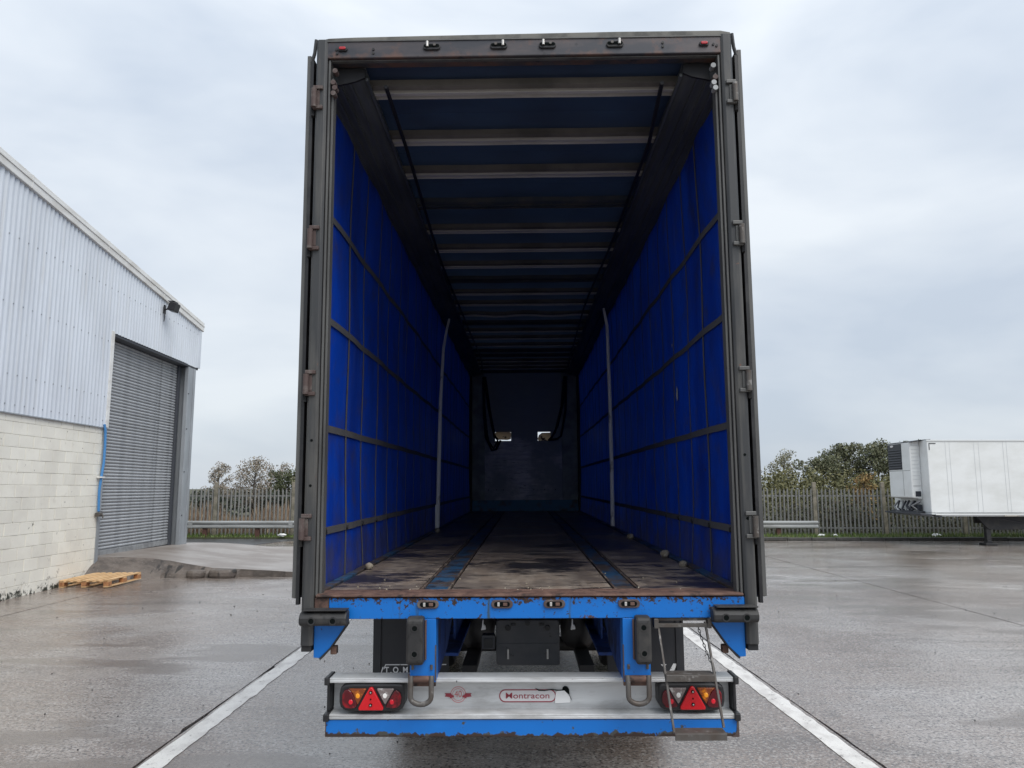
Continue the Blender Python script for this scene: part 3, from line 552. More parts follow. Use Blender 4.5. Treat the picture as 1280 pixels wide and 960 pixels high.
text('badge_lettering', 'Montracon', .046, (-.009, .2022, -.596), 'red_print', bdo, 1.26, .0001)
part(MB().prism([(.150, -.618), (.156, -.572), (.17, -.566), (.205, -.566), (.225, -.585), (.238, -.605), (.237, -.632), (.15, -.636)], 'y', .1985, .2035), 'peeled_flap', 'peeled')
part(MB().prism([(.192, -.562), (.196, -.548), (.208, -.541), (.224, -.546), (.232, -.560), (.234, -.585), (.228, -.586), (.205, -.566)], 'y', .1975, .2037), 'torn_hole', 'hole')
part(MB().prism([(.035, -.552), (.06, -.561), (.09, -.563), (.13, -.558), (.17, -.562), (.20, -.562), (.20, -.566), (.17, -.567), (.128, -.563), (.09, -.568), (.055, -.567)], 'y', .1982, .2020).prism([(.229, -.58), (.244, -.61), (.247, -.622), (.242, -.612)], 'y', .1972, .2039), 'crack', 'hole')
part(MB().box(-.412, -.408, .088, .0915, -.492, -.482), 'scuff_mark', 'hole', parent=bp)

# folding steps and chain
def barx(a, b, w_, h_):
    a = Vector(a); b = Vector(b); d = (b-a).normalized(); u = Vector((1, 0, 0)); n = d.cross(u).normalized()
    vs = []
    for p in (a, b):
        for i, j in ((-1, -1), (1, -1), (1, 1), (-1, 1)): vs.append(p+u*w_/2*i+n*h_/2*j)
    return MB().add(vs, [(0, 3, 2, 1), (4, 5, 6, 7), (0, 1, 5, 4), (1, 2, 6, 5), (2, 3, 7, 6), (3, 0, 4, 7)])
st = part(MB().box(.70, 1.016, .02, .045, -.146, -.131), 'folding_steps', 'steel', .002)
part(barx((.726, .02, -.165), (.766, -.16, -.695), .011, .02), 'step_rail', 'steel', .001, parent=st)
part(barx((.990, .02, -.150), (1.028, -.16, -.665), .011, .02), 'step_rail', 'steel', .001, parent=st)
part(MB().box(.70, 1.012, -.002, .018, -.178, -.158), 'step_rung', 'steel', .002, parent=st)
part(MB().box(.70, .726, -.012, .05, -.183, -.130).box(1.000, 1.020, -.012, .05, -.183, -.130).box(.86, .872, .05, .09, -.18, -.128), 'hinge_bracket', 'steel', .003, parent=st)
for x0, x1, yc, zc in ((.742, 1.005, -.075, -.425), (.764, 1.036, -.165, -.70)):
    part(MB().prism([(yc-.03, zc-.020), (yc-.03, zc+.014), (yc-.024, zc+.016), (yc+.07, zc+.016), (yc+.07, zc+.008), (yc-.022, zc+.008), (yc-.022, zc-.020)], 'x', x0, x1), 'step_tread', 'steel', .002, parent=st)
ch = MB(); A, B = Vector((.955, .05, -.175)), Vector((1.030, -.02, -.415))
for k in range(13):
    t = (k+.5)/13; c = A.lerp(B, t)+Vector((-.006*math.sin(t*3.1), 0, -.004)); d = (B-A).normalized()
    u = Vector((1, 0, 0)) if k % 2 else Vector((0, 1, 0)); u = (u-d*u.dot(d)).normalized()
    pts = [c+d*.0125*math.cos(a)+u*.0062*math.sin(a) for a in [2*math.pi*i/8 for i in range(9)]]
    ch.tube(pts, .0022, 5, False)
part(ch, 'chain', 'dark', smooth=60, parent=st)

# strap hook under the beam
part(MB().tube([(-1.166, .05, -.125), (-1.172, .05, -.20), (-1.155, .05, -.212), (-1.140, .05, -.20)], .003, 5).box(-1.158, -1.14, .045, .055, -.19, -.13), 'strap_hook', 'steel')
# mudflaps with lettering
for s in (-1, 1):
    f = part(MB().box(s*.60, s*1.152, 1.6, 1.612, -1.08, -.36).box(s*1.118, s*1.178, 1.59, 1.604, -1.08, -.36), 'mudflap', 'flap', .003)
    part(MB().box(s*.58, s*1.18, 1.614, 1.66, -.40, -.32), 'flap_bracket', 'dark', parent=f)
    if s < 0:
        part(MB().prism([(-1.098, -.765), (-1.083, -.728), (-.62, -.728), (-.62, -.735), (-1.078, -.735), (-1.092, -.765)], 'y', 1.5965, 1.5985), 'print_border', 'white_print', parent=f)
        part(MB().prism([(-1.118, -.79), (-1.104, -.748), (-1.096, -.748), (-1.110, -.79)], 'y', 1.5965, 1.5985), 'print_bracket', 'white_print', parent=f)
        for ch_, xx in (('T', -1.072), ('O', -1.004), ('M', -.930)): text('flap_letter', ch_, .060, (xx, 1.597, -.772), 'white_print', f, .9, .0014)
        for xx in (-1.040, -.970): part(MB().box(xx-.005, xx+.005, 1.5965, 1.5985, -.794, -.784), 'print_dot', 'white_print', parent=f)
        text('flap_lettering', 'TRA', .034, (-.845, 1.597, -.760), 'white_print', f, 1.1, .001)
        text('flap_lettering', 'REN', .034, (-.845, 1.597, -.790), 'white_print', f, 1.1, .001)
    else:
        part(MB().prism([(1.06, -.79), (1.095, -.73), (1.125, -.73), (1.09, -.80), (1.07, -.80)], 'y', 1.5965, 1.5985).prism([(1.0, -.735), (1.045, -.735), (1.03, -.75), (1.04, -.77), (1.015, -.75)], 'y', 1.5965, 1.5985).prism([(.80, -.78), (.83, -.745), (.90, -.745), (.88, -.757), (.84, -.76)], 'y', 1.5965, 1.5985), 'worn_print', 'white_print', parent=f)
# axles, wheels, air springs, landing legs
for k in range(3):
    y = 3.0+1.31*k
    part(MB().tube([(-1.0, y, -.86), (1.0, y, -.86)], .065, 12), 'axle', 'dark', smooth=50)
    for s in (-1, 1):
        wh = part(MB().lathe((s*.98, y, -.862), [(-.12*s, .16), (-.12*s, .29), (.10*s, .29), (.05*s, .16)]), 'wheel', 'galv', smooth=40)
        part(MB().lathe((s*.98, y, -.862), [(-.19*s, .30), (-.19*s, .44), (-.15*s, .48), (.15*s, .48), (.19*s, .44), (.19*s, .30)], 40), 'tyre', 'tyre', smooth=40, parent=wh)
for s in (-1, 1):
    for y in (2.2, 4.8):
        part(MB().tube([(s*.42, y, -.16), (s*.42, y, -.22), (s*.42, y, -.30), (s*.42, y, -.44), (s*.42, y, -.52), (s*.42, y, -.66), (s*.42, y, -.72)], [.10, .11, .14, .12, .15, .14, .10], 16), 'air_spring', 'black', smooth=60)
    part(MB().box(s*.50, s*.62, 10.5, 10.62, -1.1, -.16).box(s*.42, s*.70, 10.4, 10.72, -1.34, -1.1), 'landing_leg', 'dark')
for s in (-1, 1): part(MB().box(s*.39, s*.50, 1.6, 3.3, -.79, -.74), 'trailing_arm', 'dark')
# under-floor plate, junction box, lamps plugs
ub = part(MB().prism(rrect(-.205, .198, -.517, -.236, .02), 'y', .60, .66), 'underbody_panel', 'panelgrey', .006)
part(MB().box(-.195, .19, .597, .5995, -.385, -.381), 'panel_crease', 'panelgrey', parent=ub)
for s in (-1, 1):
    cx = -.004+s*.125
    part(MB().disc((cx, -.285), .017, .585, .5985, 14).prism([(cx-s*.02, -.255), (cx+s*.05*-1, -.255), (cx-s*.05, -.272), (cx-s*.02, -.272)], 'y', .592, .5985), 'panel_latch', 'dark', .002, parent=ub)
    part(MB().box(cx-.006, cx+.006, .588, .5985, -.475, -.415), 'panel_handle', 'bright', .002, parent=ub)
    part(MB().prism([(s*.285-.016, -.30), (s*.285+.016, -.295), (s*.285+.012, -.275), (s*.285, -.265), (s*.285, -.235), (s*.285-.006, -.235), (s*.285-.01, -.275)], 'y', .6, .63), 'cable_clip', 'peeled', .003)
part(MB().disc((-.004, -.255), .016, .588, .5985, 14), 'panel_screw', 'dark', parent=ub)
jb = part(MB().prism(rrect(-.297, -.211, -.418, -.330, .012), 'y', .6, .68), 'junction_box', 'panelgrey', .004)
part(MB().prism(rrect(-.283, -.225, -.408, -.350, .006), 'y', .594, .5995), 'box_lid', 'black', .002, parent=jb)
part(MB().box(-.46, .46, 2.4, 2.5, -.50, -.2), 'suspension_beam', 'dark')
part(MB().tube([(-.30, .9, -.2), (-.36, 1.5, -.26), (-.2, 2.2, -.24)], .018, 6), 'air_line', 'dark', smooth=50)
part(MB().tube([(.32, .85, -.2), (.30, 1.4, -.27), (.36, 2.1, -.24)], .014, 6), 'air_line', 'blue_dark', smooth=50)

# floor: plywood panels in three lanes, two worn blue steel lanes, rust strips
def sheet(x0, x1, y0, y1, z1): return MB().box(x0, x1, y0, y1, -.015, z1)
rf = random.Random(5)
for x0, x1 in ((-1.192, -.652), (-.463, .507), (.668, 1.192)):
    y = .238
    for k, ln_ in enumerate((2.44, 2.44, 2.44, 2.44, 2.44, 1.05)):
        part(sheet(x0+.004, x1-.004, y+.003, min(y+ln_, 13.53)-.003, rf.uniform(-.001, .003)), 'floor_panel', 'ply', .002); y += ln_
for x0, x1 in ((-.628, -.487), (.531, .644)):
    part(sheet(x0, x1, .24, 13.53, -.006), 'steel_lane', 'lane')
    for a, b in ((x0-.017, x0-.004), (x1+.004, x1+.017)):
        part(sheet(a, b, .24, 13.53, .003), 'lane_edge', 'edge_rust', .002)

# curtains with webbing
def curtain(s):
    mb = MB(); ny, nz = 150, 40; rc = random.Random(20+s)
    ph = [rc.uniform(0, 6.28) for _ in range(6)]
    def X(y, z):
        hang = max(0, 1-z/3.1); bul = .018*math.sin(math.pi*max(0, min(1, (z+.1)/3.2)))
        f = .0028*math.sin(y*11.2+ph[0])*(.3+.7*hang)+.006*math.sin(y*5.3+ph[1]+z*.6)+.006*math.sin(z*4+ph[2]+y)
        low = .008*math.sin(y*17+ph[3]+2*z)*smooth(-z, -.45, .0)
        return s*(1.272+bul*.8+f+low)
    vs = [(X(.12+13.4*i/ny, -.2+3.42*k/nz), .12+13.4*i/ny, -.2+3.42*k/nz) for i in range(ny+1) for k in range(nz+1)]
    fs = [(i*(nz+1)+k, (i+1)*(nz+1)+k, (i+1)*(nz+1)+k+1, i*(nz+1)+k+1) for i in range(ny) for k in range(nz)]
    cu = part(mb.add(vs, fs), 'side_curtain', 'curtain', smooth=80)
    off = .005
    def strip(name, path, wdt, vertical, o_):
        n = len(path); vs = []
        for (y, z) in path:
            for q in (-wdt/2, wdt/2):
                yy, zz = (y+q, z) if vertical else (y, z+q)
                for dd in (0., .0025): vs.append((X(yy, zz)-s*(o_+dd), yy, zz))
        fs = []
        for i in range(n-1):
            a = i*4; b = a+4
            fs += [(a, b, b+2, a+2), (a+1, a+3, b+3, b+1), (a, a+1, b+1, b), (a+2, b+2, b+3, a+3)]
        part(MB().add(vs, fs), name, 'web', parent=cu, smooth=60)
    for k in range(24):
        y = .43+.558*k
        strip('vertical_webbing', [(y, -.15+3.32*i/40) for i in range(41)], (.034, .028, .022)[min(k, 2)], True, off)
    for z in (.337, .985, 1.685, 2.38):
        strip('horizontal_webbing', [(.15+13.2*i/150, z) for i in range(151)], .045, False, off+.003)
    for k in range(5):
        y = .43+.558*k
        part(MB().tube([(X(y, .33)-s*.012, y, .33), (X(y, .33)-s*.02, y, .33)], .017, 10), 'strap_rivet', 'dark', parent=cu)
    return X, cu
XL, cuL = curtain(-1); XR, cuR = curtain(1)
def patch(X, cu, s, pts, m, name):
    part(MB().add([(X(y, z)-s*.009, y, z) for y, z in pts], [tuple(range(len(pts)))]), name, m, parent=cu)
patch(XL, cuL, -1, [(.245, 1.335), (.33, 1.33), (.34, 1.36), (.335, 1.44), (.28, 1.45), (.24, 1.42)], 'label', 'curtain_label')
patch(XR, cuR, 1, [(1.96, 1.32), (1.99, 1.30), (2.02, 1.36), (1.99, 1.43), (1.955, 1.40)], 'label', 'curtain_patch')
patch(XR, cuR, 1, [(2.14, 1.80), (2.17, 1.79), (2.18, 1.82), (2.15, 1.825)], 'label', 'curtain_patch')

# cant rails, roof bows, roof sheet, cables
for s in (-1, 1):
    cr_ = part(MB().prism([(s*1.005, 3.185), (s*1.04, 3.165), (s*1.15, 3.155), (s*1.15, 3.14), (s*1.262, 3.135), (s*1.262, 3.12), (s*1.312, 3.12), (s*1.312, 3.298), (s*1.262, 3.298), (s*1.262, 3.262), (s*1.005, 3.262)], 'y', .125, 13.5), 'cant_rail', 'cant', .004)
    part(MB().prism([(s*1.003, 3.175), (s*1.06, 3.15), (s*1.15, 3.13), (s*1.168, 3.125), (s*1.168, 3.236), (s*1.003, 3.236)], 'y', .105, .123), 'rail_end', 'strap', parent=cr_)
    for x, z in ((1.165, 3.132), (1.215, 3.126), (1.10, 3.150)):
        part(MB().box(s*(x-.007), s*(x+.007), .13, 13.5, z-.006, z+.004), 'curtain_track', 'cant', parent=cr_)
    part(MB().box(s*.985, s*1.003, .13, 13.5, 3.165, 3.183), 'rail_lip', 'cant', parent=cr_)
    part(MB().tube([(s*.875, .14, 3.13)]+[(s*(.895+.035*math.sin(t*.55+s)), t, 3.105+.02*math.sin(t*1.3)) for t in [1+k*.9 for k in range(12)]]+[(s*.94, 12.8, 3.11)], .014, 6), 'roof_cable', 'strap', smooth=50)
rb = random.Random(9)
bows = [(.29, 0), (1.03, 0), (1.67, 0), (2.36, 1), (3.10, 0), (3.77, 0), (4.39, 0), (5.05, 1), (5.73, 0), (6.38, 0), (7.10, 2), (7.75, 1), (8.36, 0), (9.0, 0), (9.70, 0), (10.35, 1), (10.95, 1), (11.6, 0), (12.05, 0), (12.62, 0), (13.2, 1)]
def bowmesh(name, profs, m, bend):
    mb = MB(); n = 14
    for prof in profs:
        q_ = len(prof)
        for i in range(n):
            xa, xb = -1.035+2.07*i/n, -1.035+2.07*(i+1)/n
            fa, fb = bend*math.sin(i*1.1), bend*math.sin((i+1)*1.1)
            mb.add([(xa, p, q+fa) for p, q in prof]+[(xb, p, q+fb) for p, q in prof], [(k, k+1, k+1+q_, k+q_) for k in range(q_-1)])
    return mb.mesh(name, m, 50)
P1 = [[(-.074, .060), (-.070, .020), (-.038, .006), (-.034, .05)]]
P2 = [[(-.012, .05), (-.010, .000), (.024, .000), (.027, .04)], [(.070, .03), (.072, .004), (.079, .004), (.082, .03)]]
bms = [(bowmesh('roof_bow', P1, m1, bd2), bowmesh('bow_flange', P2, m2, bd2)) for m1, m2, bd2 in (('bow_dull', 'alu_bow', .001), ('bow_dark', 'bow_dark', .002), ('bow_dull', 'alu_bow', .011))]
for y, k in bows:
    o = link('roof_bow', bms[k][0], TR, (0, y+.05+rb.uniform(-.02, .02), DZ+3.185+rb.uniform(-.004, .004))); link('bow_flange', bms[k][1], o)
for k in range(21):
    y = .15+.66*k
    vs = []
    for i in range(7):
        for j in range(9): t = i/6; vs.append((-1.02+2.04*j/8, y+.66*t, 3.285-.045*math.sin(math.pi*t)*(.6+.4*math.sin(k*2.1+j*.9))))
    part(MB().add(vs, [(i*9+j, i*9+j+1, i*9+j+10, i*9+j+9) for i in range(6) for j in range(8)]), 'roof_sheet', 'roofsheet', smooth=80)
for s in (-1, 1): part(MB().box(s*1.0, s*1.30, .21, 13.6, 3.302, 3.36), 'roof_side_rail', 'roofcap', .01)

# poles in the middle of the sides
part(MB().tube([(-1.185, 6.0, .05), (-1.178, 6.06, .9), (-1.172, 6.17, 1.8), (-1.160, 6.4, 2.55), (-1.140, 6.62, 2.85), (-1.115, 6.76, 3.06)], [.028, .028, .024, .022, .02, .018], 10), 'side_pole', 'pole', smooth=60)
part(MB().tube([(1.175, 6.15, .05), (1.178, 6.14, .9), (1.172, 6.12, 1.8), (1.155, 6.1, 2.8), (1.11, 6.1, 3.05)], [.028, .028, .026, .024, .018], 10), 'side_pole', 'pole', smooth=60)
part(MB().box(-1.215, -1.165, 5.97, 6.03, .0, .35), 'pole_foot', 'pole', .004)
# headboard
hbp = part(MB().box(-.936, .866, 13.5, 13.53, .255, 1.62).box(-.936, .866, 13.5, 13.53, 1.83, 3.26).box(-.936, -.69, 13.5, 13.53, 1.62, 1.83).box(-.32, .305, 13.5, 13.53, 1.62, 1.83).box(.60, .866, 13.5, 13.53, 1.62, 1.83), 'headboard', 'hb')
for a, b in ((-1.225, -.94), (.87, 1.225)): part(MB().box(a, b, 13.49, 13.54, .255, 3.22), 'headboard_frame', 'hbside', .004)
part(MB().box(-1.225, 1.225, 13.47, 13.55, .004, .250), 'kick_plate', 'kick', .004)
part(MB().box(-1.33, 1.33, 13.552, 13.62, -.22, 1.62).box(-1.33, 1.33, 13.552, 13.62, 1.83, 3.36).box(-1.33, -.69, 13.552, 13.62, 1.62, 1.83).box(-.32, .305, 13.552, 13.62, 1.62, 1.83).box(.60, 1.33, 13.552, 13.62, 1.62, 1.83).box(-1.33, -1.23, 13.40, 13.55, -.22, 3.30).box(1.23, 1.33, 13.40, 13.55, -.22, 3.30), 'front_bulkhead', 'dark')
for pts in ([(-.69, 1.80), (-.66, 1.83), (-.34, 1.83), (-.315, 1.79), (-.325, 1.66), (-.40, 1.64), (-.66, 1.65), (-.69, 1.70)], [(.30, 1.66), (.33, 1.75), (.40, 1.80), (.60, 1.805), (.60, 1.63), (.55, 1.615), (.32, 1.62)]):
    part(MB().prism(pts, 'y', 13.486, 13.498), 'pale_plate', 'cream', parent=hbp)
for x in (-.85, -.66, -.5, .2, .45, .7): part(MB().disc((x, .49), .012, 13.494, 13.499, 8), 'screw_hole', 'hole', parent=hbp)

# straps hanging at the headboard
def strap(name, paths, label):
    mb = MB()
    for p in paths: mb.tube(p, .028, 6)
    o = mb.build(name, 'strap', smooth=50)
    o.matrix_world = TR.matrix_world if False else Matrix.Identity(4)
    o.location = TR.location + TR.rotation_euler.to_matrix() @ Vector((0, 0, DZ)); o.rotation_euler = TR.rotation_euler
    return tag(o, label, 'straps')
strap('strap_bundle', [[(-.95, 13.3, 3.1), (-.93, 13.32, 2.4), (-.87, 13.35, 1.75), (-.84, 13.38, 1.60), (-.72, 13.4, 1.44), (-.62, 13.42, 1.62)],
      [(-.93, 13.3, 3.1), (-.84, 13.33, 2.4), (-.72, 13.36, 1.80), (-.70, 13.4, 1.70)], [(-.91, 13.3, 3.1), (-.80, 13.33, 2.3), (-.70, 13.36, 1.74), (-.62, 13.38, 1.62)],
      [(-.96, 13.32, 3.0), (-.94, 13.34, 2.2), (-.90, 13.36, 1.7), (-.76, 13.4, 1.40), (-.66, 13.4, 1.42), (-.56, 13.42, 1.63)]],
      'black load straps looped down in front of the left side of the grey headboard')
strap('strap_bundle', [[(.96, 13.3, 3.1), (.90, 13.32, 2.5), (.76, 13.35, 1.95), (.60, 13.4, 1.64)], [(.93, 13.3, 3.1), (.86, 13.33, 2.4), (.70, 13.36, 1.80), (.56, 13.4, 1.62)],
      [(.98, 13.3, 3.1), (.95, 13.33, 2.3), (.84, 13.36, 1.72), (.76, 13.38, 1.65), (.54, 13.4, 1.63)]],
      'black load straps pulled sideways over the right side of the grey headboard')
# loose stones along the floor edge
def place(o, p):
    o.location = TR.location + TR.rotation_euler.to_matrix() @ Vector((p[0], p[1], DZ+p[2])); o.rotation_euler = TR.rotation_euler
for p, r, lb in (((-1.165, 1.32, .03), .030, 'round pale stone on the trailer floor at the left curtain, nearest the opening'),
                 ((-1.16, 5.75, .03), .036, 'small pale stone at the foot of the white pole on the left'),
                 ((1.165, 1.45, .02), .030, 'flat greenish stone on the floor at the right curtain, nearest the opening'),
                 ((1.165, 2.2, .03), .036, 'pale stone against the right curtain, the middle one of three there'),
                 ((1.165, 4.35, .03), .038, 'pale stone against the right curtain, deepest inside of the three there')):
    o = MB().blob((0, 0, 0), r, (1.1, 1, .85)).build('stone', 'stone', smooth=60); place(o, p); tag(o, lb, 'stone', 'stones along the trailer floor edge')
dbr = MB(); rd = random.Random(77)
for k in range(26): dbr.blob((rd.uniform(-1.1, 1.1), .14+abs(rd.gauss(0, .35)), .006), rd.uniform(.002, .006), n=5)
o = dbr.build('floor_grit', 'stone', kind='stuff'); place(o, (0, 0, 0))

# ================================================================== WAREHOUSE (local: y along the wall, x = 0 the wall face, building on the -x side)
WH = empty('warehouse', (-8.43, 0, 0), (0, 0, math.atan(.035)))
tag(WH, 'warehouse with pale corrugated cladding over a cream block wall and a roller shutter door', 'warehouse')
def wp_(mb, name, m, bev=0, smooth=None, parent=None, label=None, kind=None): return mb.build(name, m, parent or WH, (0, 0, 0), bev, smooth, label, kind)
S0, SD0, SD1, SC, SE = 4.0, 17.10, 21.42, 22.15, 22.33
def zt(s): return 7.52-(s-12.7)*.0985
# core, wall
wp_(MB().prism([(S0, 0), (22.1, 0), (22.1, zt(22.1)-.1), (S0, zt(S0)-.1)], 'x', -20, -.36), 'back_wall', 'soffit')
bw = wp_(MB().box(-.358, -.012, S0, 17.03, -.1, 3.27), 'block_wall', 'mortar')
BL, BH = .45, .225
rbk = random.Random(4); cache = {}
for r in range(15):
    s = S0+5 + (.225 if r % 2 else 0) - .45; z = -.02+BH*r
    while s < 17.02:
        a, b = max(s, S0+5), min(s+BL, 17.03)
        if b-a > .06 and z < 3.2:
            key = round(b-a, 2)
            if key not in cache: cache[key] = [MB().box(-.02, 0, .004, key-.004, .004, BH-.004) for _ in range(1)][0]
            mb = MB(); q = rbk.uniform(-.002, .003); j = rbk.uniform(.0018, .0032)
            mb.box(-.02, q, a+.0065, b-.0065, z+j, z+BH-j)
            wp_(mb, 'block', 'block', .005, parent=bw)
        s += BL
# corrugated cladding
mb = MB(); pitch = .145; s = S0; cols = []
while s < SE-.02:
    for ds, dx in ((0, 0), (.035, 0), (.0725, .03), (.1075, .03)): cols.append((s+ds, dx))
    s += pitch
cols = [c for c in cols if c[0] < SE-.01]+[(SE, 0)]
vs = []; fs = []
for s, dx in cols: vs += [(dx+.004, s, 3.28 if s < SD0-.02 else 5.43), (dx+.004, s, zt(s)+.02)]
for i in range(len(cols)-1): fs.append((2*i, 2*i+2, 2*i+3, 2*i+1))
wp_(MB().add(vs, fs), 'cladding', 'clad')
wp_(MB().box(-.02, .042, S0, 17.06, 3.255, 3.277), 'drip_flashing', 'column', .002)
wp_(MB().prism([(S0, zt(S0)-.02), (SE+.12, zt(SE+.12)-.02), (SE+.12, zt(SE+.12)+.24), (S0, zt(S0)+.24)], 'x', -.1, .075), 'verge_flashing', 'fascia', .01)
wp_(MB().prism([(S0, zt(S0)+.12), (SE+.12, zt(SE+.12)+.12), (SE+.12, zt(SE+.12)+.15), (S0, zt(S0)+.15)], 'x', .0755, .09), 'flashing_seam', 'fascia')
for s in (13.55, 16.5, 19.5): wp_(MB().prism([(s, zt(s)-.015), (s+.025, zt(s)-.015), (s+.025, zt(s)+.235), (s, zt(s)+.235)], 'x', .0755, .083), 'flashing_joint', 'fascia')
wp_(MB().prism([(S0, zt(S0)+.1), (SE+.1, zt(SE)+.1), (SE+.1, zt(SE)+.16), (S0, zt(S0)+.16)], 'x', -20, -.101), 'roof', 'clad')
wp_(MB().box(-.02, .05, SE-.10, SE+.03, 5.43, zt(SE)-.02), 'corner_flashing', 'clad', .006)
wp_(MB().box(-.05, .05, 16.985, 17.12, 3.28, 5.46), 'door_trim', 'fascia', .004)
wp_(MB().box(-.24, -.002, 17.035, 17.10, .2, 3.26).box(.0, .02, 16.97, 17.10, .2, 3.26), 'door_jamb', 'column', .004)
wp_(MB().box(-.34, .0, 17.10, SE, 5.37, 5.425), 'door_soffit', 'soffit', .003)
wp_(MB().box(-.285, -.20, SC-.70, SC-.55, .30, 5.365), 'door_guide', 'soffit', .004)
wp_(MB().box(-.09, .012, SC-.545, SC-.42, .28, 5.366).box(-.28, .0, SC-.415, SC-.15, .28, 5.366).box(-.28, .014, SC-.145, SC, .28, 5.366), 'steel_column', 'column', .006)
for z in (1.2, 2.4, 3.6, 4.6): wp_(MB().tube([(.012, SC-.48, z), (.03, SC-.48, z)], .018, 8), 'column_bolt', 'soffit')
wp_(MB().box(-10, -.285, 22.0, 22.3, 0, zt(22.3)-.1), 'far_wall', 'clad')
fx = MB()
for zz in (3.42, 3.95, 5.2, 6.4):
    s = S0+.0905
    while s < SE-.1:
        if (s < SD0-.1 or zz > 5.5) and zz < zt(s)-.15: fx.box(.034, .043, s-.012, s+.012, zz-.012, zz+.012)
        s += pitch*2
wp_(fx, 'cladding_screws', 'column')
# shutter with slats
sd = wp_(MB().box(-.345, -.285, SD0+.01, SD1+.04, .40, 5.36), 'shutter_door', 'shutter')
sl = MB()
prof = [(-.283, .002), (-.262, .012), (-.250, .034), (-.252, .052), (-.266, .068), (-.283, .0735)]
vs = [(x, SD0+.012, z) for x, z in prof]+[(x, SD1+.03, z) for x, z in prof]
slm = MB().add(vs, [(k, k+6, k+7, k+1) for k in range(5)]+[(0, 1, 2, 3, 4, 5), (11, 10, 9, 8, 7, 6)]).mesh('slat', M['shutter'], 50)
for k in range(64): link('slat', slm, sd, (rbk.uniform(-.002, .002), 0, .56+.0752*k))
wp_(MB().box(-.283, -.235, SD0+.012, SD1+.03, .43, .555), 'bottom_bar', 'galv', .006, parent=sd)
wp_(MB().box(-.282, -.20, SD0+.3, SD0+.36, .62, .66), 'shutter_lock', 'soffit', .004, parent=sd)
# floodlight
fl = empty('floodlight', (-8.43-.035*19.6+.06, 19.6, 6.55), (0, 0, R(2)))
tag(fl, 'black floodlight bracketed high on the pale cladding under the roof edge', 'floodlight')
MB().box(.0, .03, -.05, .05, -.10, .12).tube([(.02, 0, .0), (.2, 0, .05)], .02, 6).build('bracket', 'black', fl)
h = MB().prism([(.12, -.02), (.20, .20), (.36, .16), (.30, -.06)], 'y', -.17, .17).build('lamp_housing', 'black', fl, bev=.02)
MB().box(.14, .30, -.14, .14, .2, .215).build('cooling_fin', 'soffit', h)
MB().tube([(.01, .04, -.08), (.0, .06, -.22), (.0, .02, -.3)], .012, 5).build('cable', 'black', fl)
# blue hose with tap
ho = empty('water_hose', (-8.43-.035*16.95, 16.95, 0))
tag(ho, 'blue water hose running down beside the shutter door to a tap', 'hose')
MB().tube([(.06, -.06, 3.34), (.07, -.02, 3.2), (.075, .0, 2.9), (.075, .0, 2.5), (.07, -.06, 2.15), (.06, -.08, 1.9), (.06, -.05, 1.45)], .028, 8).build('hose_pipe', 'hose', ho, smooth=60)
MB().box(.02, .13, -.12, .0, 1.34, 1.42).tube([(.07, -.06, 1.38), (.16, -.06, 1.38), (.17, -.06, 1.31)], .018, 6).build('tap', 'steel', ho, bev=.004)
MB().tube([(.1, -.14, 1.44), (.1, .02, 1.44)], .01, 6).build('tap_handle', 'dark', ho)
MB().box(.02, .12, -.14, .02, 2.17, 2.20).build('hose_clip', 'fascia', ho)
# pallet
PA = empty('wooden_pallet', (-8.40, 16.15, .02), (R(1.0), R(-1.0), R(-3)))
tag(PA, 'orange pine pallet lying flat on the concrete beside the block wall', 'pallet')
rp = random.Random(8)
for k in range(7):
    x = -.5+.1*0+k*(1.0-.1)/6
    MB().box(x, x+.072+(.02 if k in (0, 3, 6) else 0), -.62, .62, .122, .144).build('top_board', 'pine', PA, (rp.uniform(-.008, .008), rp.uniform(-.01, .01), 0), .003)
for y in (-.55, 0, .55): MB().box(-.5, .5, y-.05, y+.05, .10, .1215).build('cross_board', 'pine', PA, (0, 0, 0), .003)
for x in (-.45, 0, .45):
    for y in (-.55, 0, .55): MB().box(x-.05, x+.05, y-.065, y+.065, .022, .0995).build('block', 'pine_block', PA, (0, 0, 0), .004)
    MB().box(x-.05, x+.05, -.615, .615, 0, .0215).build('bottom_board', 'pine', PA, (0, 0, 0), .003)

# ================================================================== REFRIGERATED TRAILER on the right
RF = empty('refrigerated_trailer', (14.26, 26.5, 0))
tag(RF, 'white refrigerated trailer parked side on by the fence without a lorry', 'trailer')
def rp_(mb, name, m, bev=0, smooth=None, parent=None): return mb.build(name, m, parent or RF, (0, 0, 0), bev, smooth)
bd_ = rp_(MB().box(0, 13.4, 0, 2.5, 1.12, 3.585), 'body', 'reefer', .02)
for x in (.62, .76, 1.6, 1.76, 2.6, 2.72, 3.6, 3.7, 4.6, 4.7, 5.6, 6.6): rp_(MB().box(x, x+.018, -.005, -.0005, 1.15, 3.53), 'panel_seam', 'reefer_trim', .002, parent=bd_)
rp_(MB().box(-.02, 13.42, -.02, .03, 3.54, 3.60), 'top_rail', 'reefer_trim', .006)
rp_(MB().box(.12, 13.4, -.03, -.008, 1.04, 1.115), 'side_rail', 'reefer', .004)
rp_(MB().box(.14, 13.4, -.034, -.0305, 1.10, 1.112), 'rail_line', 'soffit')
rp_(MB().box(0, 13.4, .0, 2.5, 1.0, 1.115), 'floor_frame', 'reefer_trim')
rp_(MB().box(.06, .30, -.012, -.0065, 3.46, 3.485).box(.06, .085, -.012, -.0065, 3.25, 3.46), 'corner_mark', 'soffit', parent=bd_)
fu = rp_(MB().prism([(-.36, 1.62), (0, 1.56), (0, 3.60), (-.06, 3.60), (-.36, 3.54)], 'y', .5, 2.05), 'fridge_unit', 'reefer', .03)
